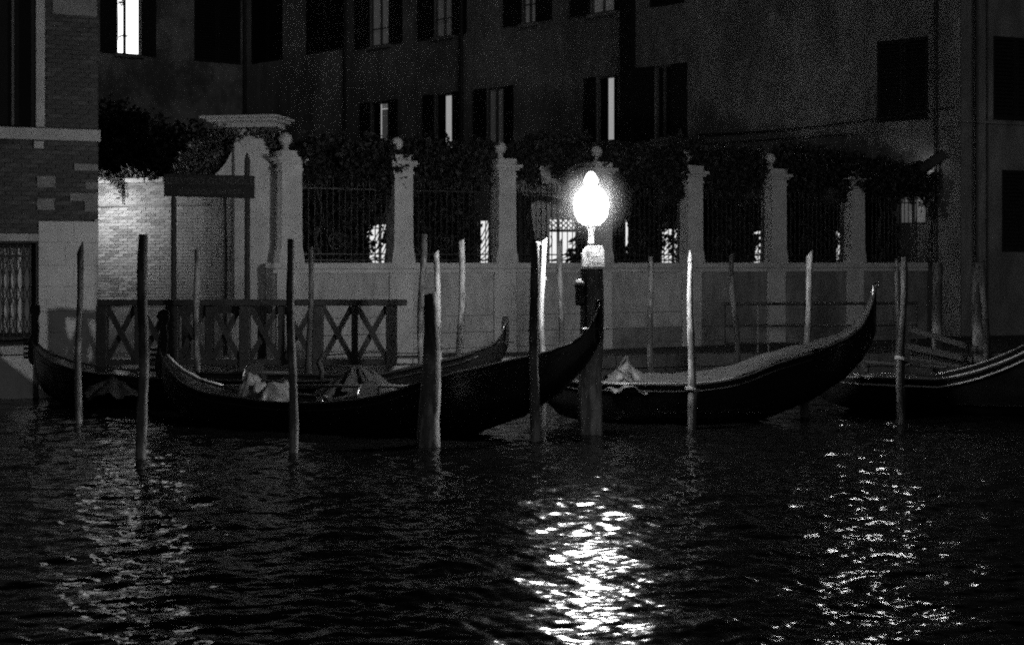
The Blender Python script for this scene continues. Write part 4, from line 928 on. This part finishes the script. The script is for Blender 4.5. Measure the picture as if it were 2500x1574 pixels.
def drape(root, c, sup, rx, ry, mt, name, seed=1, n=30):
    """cloth thrown over a few hard edges. sup: ridge segments (x0, y0, x1, y1, height, steepness) relative to c"""
    rd = np.random.default_rng(seed); ph = rd.random(8) * 6.28
    a = np.linspace(-1, 1, n); X, Y = np.meshgrid(a * rx, a * ry)
    Z = np.full_like(X, -0.08)
    for x0_, y0_, x1_, y1_, h_, k_ in sup:
        dx, dy = x1_ - x0_, y1_ - y0_; L2 = dx * dx + dy * dy + 1e-9
        t_ = np.clip(((X - x0_) * dx + (Y - y0_) * dy) / L2, 0, 1)
        D_ = np.hypot(X - x0_ - t_ * dx, Y - y0_ - t_ * dy); th = np.arctan2(Y - y0_ - t_ * dy, X - x0_ - t_ * dx)
        Zi = h_ - k_ * D_ ** 0.85 + 0.10 * np.minimum(D_, 0.3) * np.sin(7 * th + ph[0]) + 0.06 * np.minimum(D_, 0.3) * np.sin(13 * th + ph[1])
        Z = np.where(np.abs(Z - Zi) < 0.06, np.maximum(Z, Zi) + 0.25 * (0.06 - np.abs(Z - Zi)), np.maximum(Z, Zi))
    Z += 0.012 * np.sin(X * 31 + ph[2] + 3 * np.sin(Y * 9)) + 0.008 * np.sin(Y * 43 + X * 17 + ph[3])
    e_ = np.hypot(X / rx, Y / ry); X2 = X * (1 + 0.06 * np.sin(5 * np.arctan2(Y, X) + ph[4])); Z = Z - 0.12 * np.clip(e_ - 0.85, 0, 1)
    V = np.stack([X2 + c[0], Y + c[1], Z + c[2]], -1).reshape(-1, 3); ix = np.arange(n * n).reshape(n, n)
    Q = np.stack([ix[:-1, :-1], ix[:-1, 1:], ix[1:, 1:], ix[1:, :-1]], -1).reshape(-1, 4)
    m_ = e_.reshape(-1); Q = Q[(m_[Q].max(1) < 1.12)]
    return mesh_np(name, V, Q, mt, root, smooth=True)

# A: behind, bow at the corner house, stern right of the white poles
gA, dA = gondola('black gondola with its bow iron against the corner house', (P(80, 0, 22.6).x, 22.6), (P(1238, 0, 20.1).x, 20.1), 1.25,
                 [(0, 0.98), (0.12, 0.84), (0.3, 0.73), (0.6, 0.63), (1.2, 0.52), (2.4, 0.48), (9, 0.46)], [(0, 0.76), (0.03, 0.5), (0.1, 0.32), (0.28, 0.14), (0.7, -0.05), (1.4, -0.18), (9, -0.2)],
                 [(q, z_ - 0.29 if q < 0.3 else z_ - 0.2) for q, z_ in STERN_S[:6]] + [(1.9, 0.58), (2.7, 0.5), (9, 0.46)], [(q, z_ - 0.25) for q, z_ in STERN_K], None)
# B: in front, bow behind the thick pole, stern in front of the lamp pile
gB, dB = gondola('black gondola with its stern rising in front of the lamp pile', (P(392, 0, 20.0).x, 20.0), (P(1466, 0, 17.9).x, 17.9), 1.2,
                 [(0, 0.98), (0.1, 0.84), (0.25, 0.69), (0.5, 0.54), (0.9, 0.43), (2.0, 0.36), (9, 0.34)], BOW_K, STERN_S[:7] + [(2.7, 0.56), (3.6, 0.42), (4.4, 0.36), (9, 0.34)], STERN_K, None)
# C: covered gondola right of the lamp
gC, dC = gondola('canvas covered gondola with curled stern right of the lamp', (P(1330, 0, 19.75).x, 19.75), (P(2138, 0, 20.15).x, 20.15), 1.2,
                 [(0, 0.62), (0.5, 0.55), (9, 0.52)], [(0, 0.3), (0.2, 0.1), (0.7, -0.05), (9, -0.2)],
                 [(0, 1.86), (0.05, 1.7), (0.12, 1.5), (0.25, 1.3), (0.5, 1.14), (0.9, 1.0), (1.5, 0.84), (2.1, 0.68), (2.8, 0.56), (3.6, 0.52), (9, 0.5)],
                 [(0, 1.2), (0.06, 1.05), (0.2, 0.82), (0.5, 0.54), (1.0, 0.26), (1.6, 0.04), (2.4, -0.15), (9, -0.2)], None, bow_iron=False, curl=True)
# D: at the right edge, its high end outside the picture
gD, dD = gondola('black boat with bright lined rails leaving the picture at the right edge', (P(1990, 0, 21.6).x, 21.6), (9.4, 20.2), 1.2,
                 [(0, 0.56), (0.5, 0.5), (9, 0.5)], [(0, 0.25), (0.2, 0.1), (0.7, -0.05), (9, -0.2)],
                 [(0, 2.0), (0.1, 1.8), (0.6, 1.45), (1.2, 1.25), (2.0, 1.05), (2.8, 0.86), (3.6, 0.68), (9, 0.5)], STERN_K, None, bow_iron=False, curl=True)
# pale strips, lamp highlight painted in, on the rails of D and bow of B
def strip(root, d_, lo_, hi_, sgn, dz, r_, nm='highlight_strip', mt='highlight_pale', out=1.02):
    ids = [i for i in range(d_['n']) if lo_ <= d_['e'][i] <= hi_]
    MB().tube([d_['pt'](i, sgn * d_['hb'][i] * out, d_['sheer'][i] + dz) for i in ids], r_, 6).build(nm, mt, root, smooth=True)
strip(gD, dD, 0.6, dD['L'] - 0.3, -1, 0.026, 0.012); strip(gD, dD, 0.6, dD['L'] - 0.3, -1, -0.09, 0.011); strip(gD, dD, 1.9, 3.2, 1, 0.02, 0.01)
strip(gB, dB, 0.05, 0.95, 1, 0.02, 0.014); strip(gB, dB, 0.05, 0.7, -1, 0.0, 0.008)
strip(gC, dC, 0.4, 2.6, -1, 0.02, 0.009, 'rail_trim', 'galvanised')
# canvas over C
cv_ = MB(); d_ = dC; ids = [i for i in range(d_['n']) if d_['e'][i] > 0.75]
W5 = (-1, -0.6, 0, 0.6, 1)
for i in ids:
    for w_ in W5: cv_.v.append(d_['pt'](i, w_ * d_['hb'][i] * (0.99 if d_['L'] - d_['e'][i] > 0.3 else 0.9), d_['sheer'][i] + 0.03 + (1 - abs(w_)) * d_['hb'][i] * 0.16 + 0.008 * math.sin(i * 1.7 + w_ * 3)))
for q in range(len(ids) - 1):
    for k in range(4): cv_.f.append((q * 5 + k, q * 5 + k + 1, q * 5 + k + 6, q * 5 + k + 5))
cv_.build('canvas_cover', 'canvas', gC, smooth=True)
def on(d_, frac, w_, z_): 
    i = int(np.searchsorted(d_['e'], d_['L'] * frac)); return d_['pt'](i, w_ * d_['hb'][i], z_)
# seat covers (things lying in the boats)
def cover(label, c, mt, rx, ry, sup, seed):
    c = Vector(c); t_ = thing('seat_cover', label, 'cover', c, 'covers over gondola seats'); drape(t_, c, sup, rx, ry, mt, 'sheet', seed); return t_
def band(t_, x0_, y0_, x1_, y1_, D0, D1, w0, w1, mt='canvas'):
    pa = P(x0_, y0_, D0); pb = P(x1_, y1_, D1); q_ = Vector((1, 0, 0)); mm = (pa + pb) / 2 + Vector((0, -0.03, 0.015))
    MB().add([pa - q_ * w0 / 2, mm - q_ * (w0 + w1) / 4, pb - q_ * w1 / 2, pb + q_ * w1 / 2, mm + q_ * (w0 + w1) / 4, pa + q_ * w0 / 2], [(0, 1, 4, 5), (1, 2, 3, 4)]).build('pale_band', mt, t_)
cover('dark wet seat cover peaked like a tent by the thick pole', P(284, 955, 21.6), 'tarp_dark', 0.5, 0.45, [(0, 0, 0.04, 0.05, 0.27, 0.52)], 3)
cover('crumpled pale seat cover left of the dark tapered pole', P(622, 985, 19.4), 'tarp', 0.24, 0.3, [(-0.1, 0, 0.0, 0.1, 0.42, 1.3), (0.02, -0.1, 0.12, 0.05, 0.3, 1.2)], 5)
cover('rounded pale seat cover beside the dark tapered pole', P(668, 992, 19.2), 'tarp', 0.27, 0.3, [(-0.06, -0.05, 0.1, 0.0, 0.34, 0.9), (0.12, 0.1, 0.16, 0.12, 0.36, 1.4)], 8)
star = cover('large star pleated seat cover under the balustrade', P(872, 965, 19.9), 'tarp_dark', 0.75, 0.5, [(-0.05, 0, 0.08, 0.0, 0.42, 0.72)], 13)
for q in ((868, 893, 846, 955, 19.84, 19.42, .05, .15), (882, 892, 920, 950, 19.84, 19.42, .04, .10), (893, 893, 945, 935, 19.85, 19.5, .03, .07)): band(star, *q)
cover('small pale seat cover beside the star pleated one', P(980, 925, 20.6), 'tarp', 0.34, 0.25, [(-0.1, 0, 0.12, 0.02, 0.2, 0.8)], 21)
pc = cover('pointed pale seat cover at the lamp end of the covered gondola', P(1540, 940, 19.7), 'tarp_mid', 0.46, 0.36, [(-0.06, 0, -0.05, 0.05, 0.34, 0.8), (0.12, 0.1, 0.3, 0.12, 0.16, 0.6)], 34)
for q in ((1528, 869, 1508, 902), (1508, 902, 1536, 921), (1530, 869, 1543, 912)): MB().tube([P(q[0], q[1], 19.45), P(q[2], q[3], 19.35)], 0.012, 5).build('piping', 'canvas', pc)
# fittings: seats, brass ornaments, oars laid along the wells
def seat(label, d_, fr_, h_=0.5):
    c = Vector(on(d_, fr_, 0, 0.16)); A3 = Vector((d_['ax'].x, d_['ax'].y, 0)); S3 = Vector((d_['sd'].x, d_['sd'].y, 0))
    o = thing('boat_seat', label, 'seat', c, 'seats in the gondolas')
    MB().beam(c - S3 * 0.34 + Vector((0, 0, 0.22)), c + S3 * 0.34 + Vector((0, 0, 0.22)), 0.36, 0.09).build('cushion', 'tarp_dark', o, bevel=0.02)
    pts = [c + A3 * 0.2 + S3 * (0.36 * math.cos(math.pi * q / 10)) + Vector((0, 0, 0.2 + (h_ - 0.2) * math.sin(math.pi * q / 10) ** 0.6)) for q in range(11)]
    bk_ = MB(); bk_.v = [tuple(q + A3 * d) for d in (-0.02, 0.02) for q in pts]; bk_.f = [tuple(range(11)), tuple(range(21, 10, -1))] + [(i, i + 11, i + 12, i + 1) for i in range(10)] + [(10, 21, 11, 0)]
    bk_.build('backrest', 'lacquer_rail', o); MB().tube(pts, 0.014, 6).build('backrest_trim', 'ferro', o)
    for q in (-1, 1): MB().tube([c + S3 * 0.3 * q - A3 * 0.1, c + S3 * 0.3 * q - A3 * 0.1 + Vector((0, 0, 0.19))], 0.02, 6).build('leg', 'lacquer_rail', o)
seat('low dark curved seat in the gondola nearest the balustrade', dA, 0.45, 0.55)
seat('dark curved seat in the front gondola between pole and star pleated cover', dB, 0.45, 0.46)
seat('dark curved seat in the boat leaving at the right edge', dD, 0.4, 0.5)
def ornament(label, d_, fr_, w_):
    c = Vector(on(d_, fr_, w_, 0)); c.z = d_['sheer'][int(np.searchsorted(d_['e'], d_['L'] * fr_))]
    o = thing('brass_ornament', label, 'ornament', c, 'brass ornaments on the gondola rails')
    MB().lathe(c, [(0.03, 0.0), (0.02, 0.03), (0.012, 0.06)], 10).build('foot', 'brass', o, smooth=True)
    MB().tube([c + Vector((-0.09 + 0.018 * q, 0, 0.06 + 0.05 * math.sin(math.pi * q / 10))) for q in range(11)], [0.006 + 0.006 * math.sin(math.pi * q / 10) for q in range(11)], 8).build('curved_body', 'brass', o, smooth=True)
ornament('small shining brass ornament on the front gondola rail', dB, 0.42, -0.95)
ornament('small brass ornament on the far gondola rail', dA, 0.4, -0.95)
for label, d_, w_, f0, f1 in (('long dark oar laid along the front gondola', dB, 0.5, 0.2, 0.62), ('long pale oar laid along the far gondola below the balustrade', dA, 0.2, 0.3, 0.55)):
    a_ = Vector(on(d_, f0, w_, 0.5)); e_ = Vector(on(d_, f1, w_, 0.56)); o = thing('laid_oar', label, 'oar', (a_ + e_) / 2, 'oars laid in the gondolas')
    MB().tube([a_, (a_ + e_) / 2, e_], [0.018, 0.024, 0.022], 8).build('shaft', 'wood_plank', o, smooth=True)
    MB().beam(a_ + (a_ - e_).normalized() * 0.5, a_, 0.14, 0.02).build('blade', 'wood_plank', o)

# ------------------------------------------------------------------ metal quay railing, gangway, ropes
RD = 27.4; mr_ = thing('quay_railing', 'thin metal railing on the quay behind the covered gondola', 'railing', (P(1990, 0, RD).x, RD, QZ))
xa, xb = P(1768, 0, RD).x, P(2240, 0, RD).x
for y in (742, 796, 838): MB().tube([(xa, RD, pz(y, RD)), (xb, RD, pz(y - 2, RD))], 0.03 if y == 742 else 0.02, 6).build('rail', 'iron', mr_)
for x in (1770, 1850, 1876, 1965, 2087, 2180, 2238): q = P(x, 0, RD).x; MB().tube([(q, RD, QZ), (q, RD, pz(742, RD))], 0.014, 6).build('post', 'galvanised' if x in (1850, 1876, 2087) else 'iron', mr_)
gy_ = thing('gangway', 'sloping plank gangway with two side boards at the building corner', 'gangway', P(2290, 860, 24.0)); gy_.location.z = 0.4
MB().beam(P(2205, 797, 24.6), P(2385, 852, 23.6), 0.05, 0.09).build('side_board', 'wood_plank', gy_)
MB().beam(P(2205, 842, 24.6), P(2375, 878, 23.6), 0.05, 0.1).build('side_board', 'wood_plank', gy_)
MB().beam(P(2205, 862, 25.0), P(2375, 893, 24.0), 0.7, 0.05).build('walkway', 'wood_plank', gy_)
for x in (2215, 2370): MB().beam(P(x, 790 + (x - 2205) * 0.31, 24.6 - (x - 2205) / 180), P(x, 960, 24.6 - (x - 2205) / 180), 0.08, 0.08).build('post', 'wood_dark', gy_)
oar = thing('spare_oar', 'long oar lying across the boats behind the rope looped pole', 'oar', P(2200, 890, 21.6))
MB().tube([P(2104, 883, 21.9), P(2200, 889, 21.8), P(2310, 896, 21.6)], [0.03, 0.028, 0.024], 8).build('shaft', 'wood_plank', oar)
MB().beam(P(2104, 883, 21.9), P(2112, 905, 21.9), 0.02, 0.05).build('blade', 'wood_plank', oar)
def rope(label, pts, r_=0.01, mt='iron'):
    o = thing('rope', label, 'rope', pts[0], 'ropes strung along the quay'); MB().tube(pts, r_, 5).build('line', mt, o)
rope('thin dark rope strung low along the garden wall from the balustrade', [P(960, 862, 22.9), P(1150, 862, 24.6), P(1400, 856, 25.0), P(1600, 850, 25.2), P(1770, 846, 25.8)])
rope('thin dark rope strung across the balustrade panels', [P(780, 868, 23.0), P(870, 862, 23.0), P(960, 858, 23.0)])
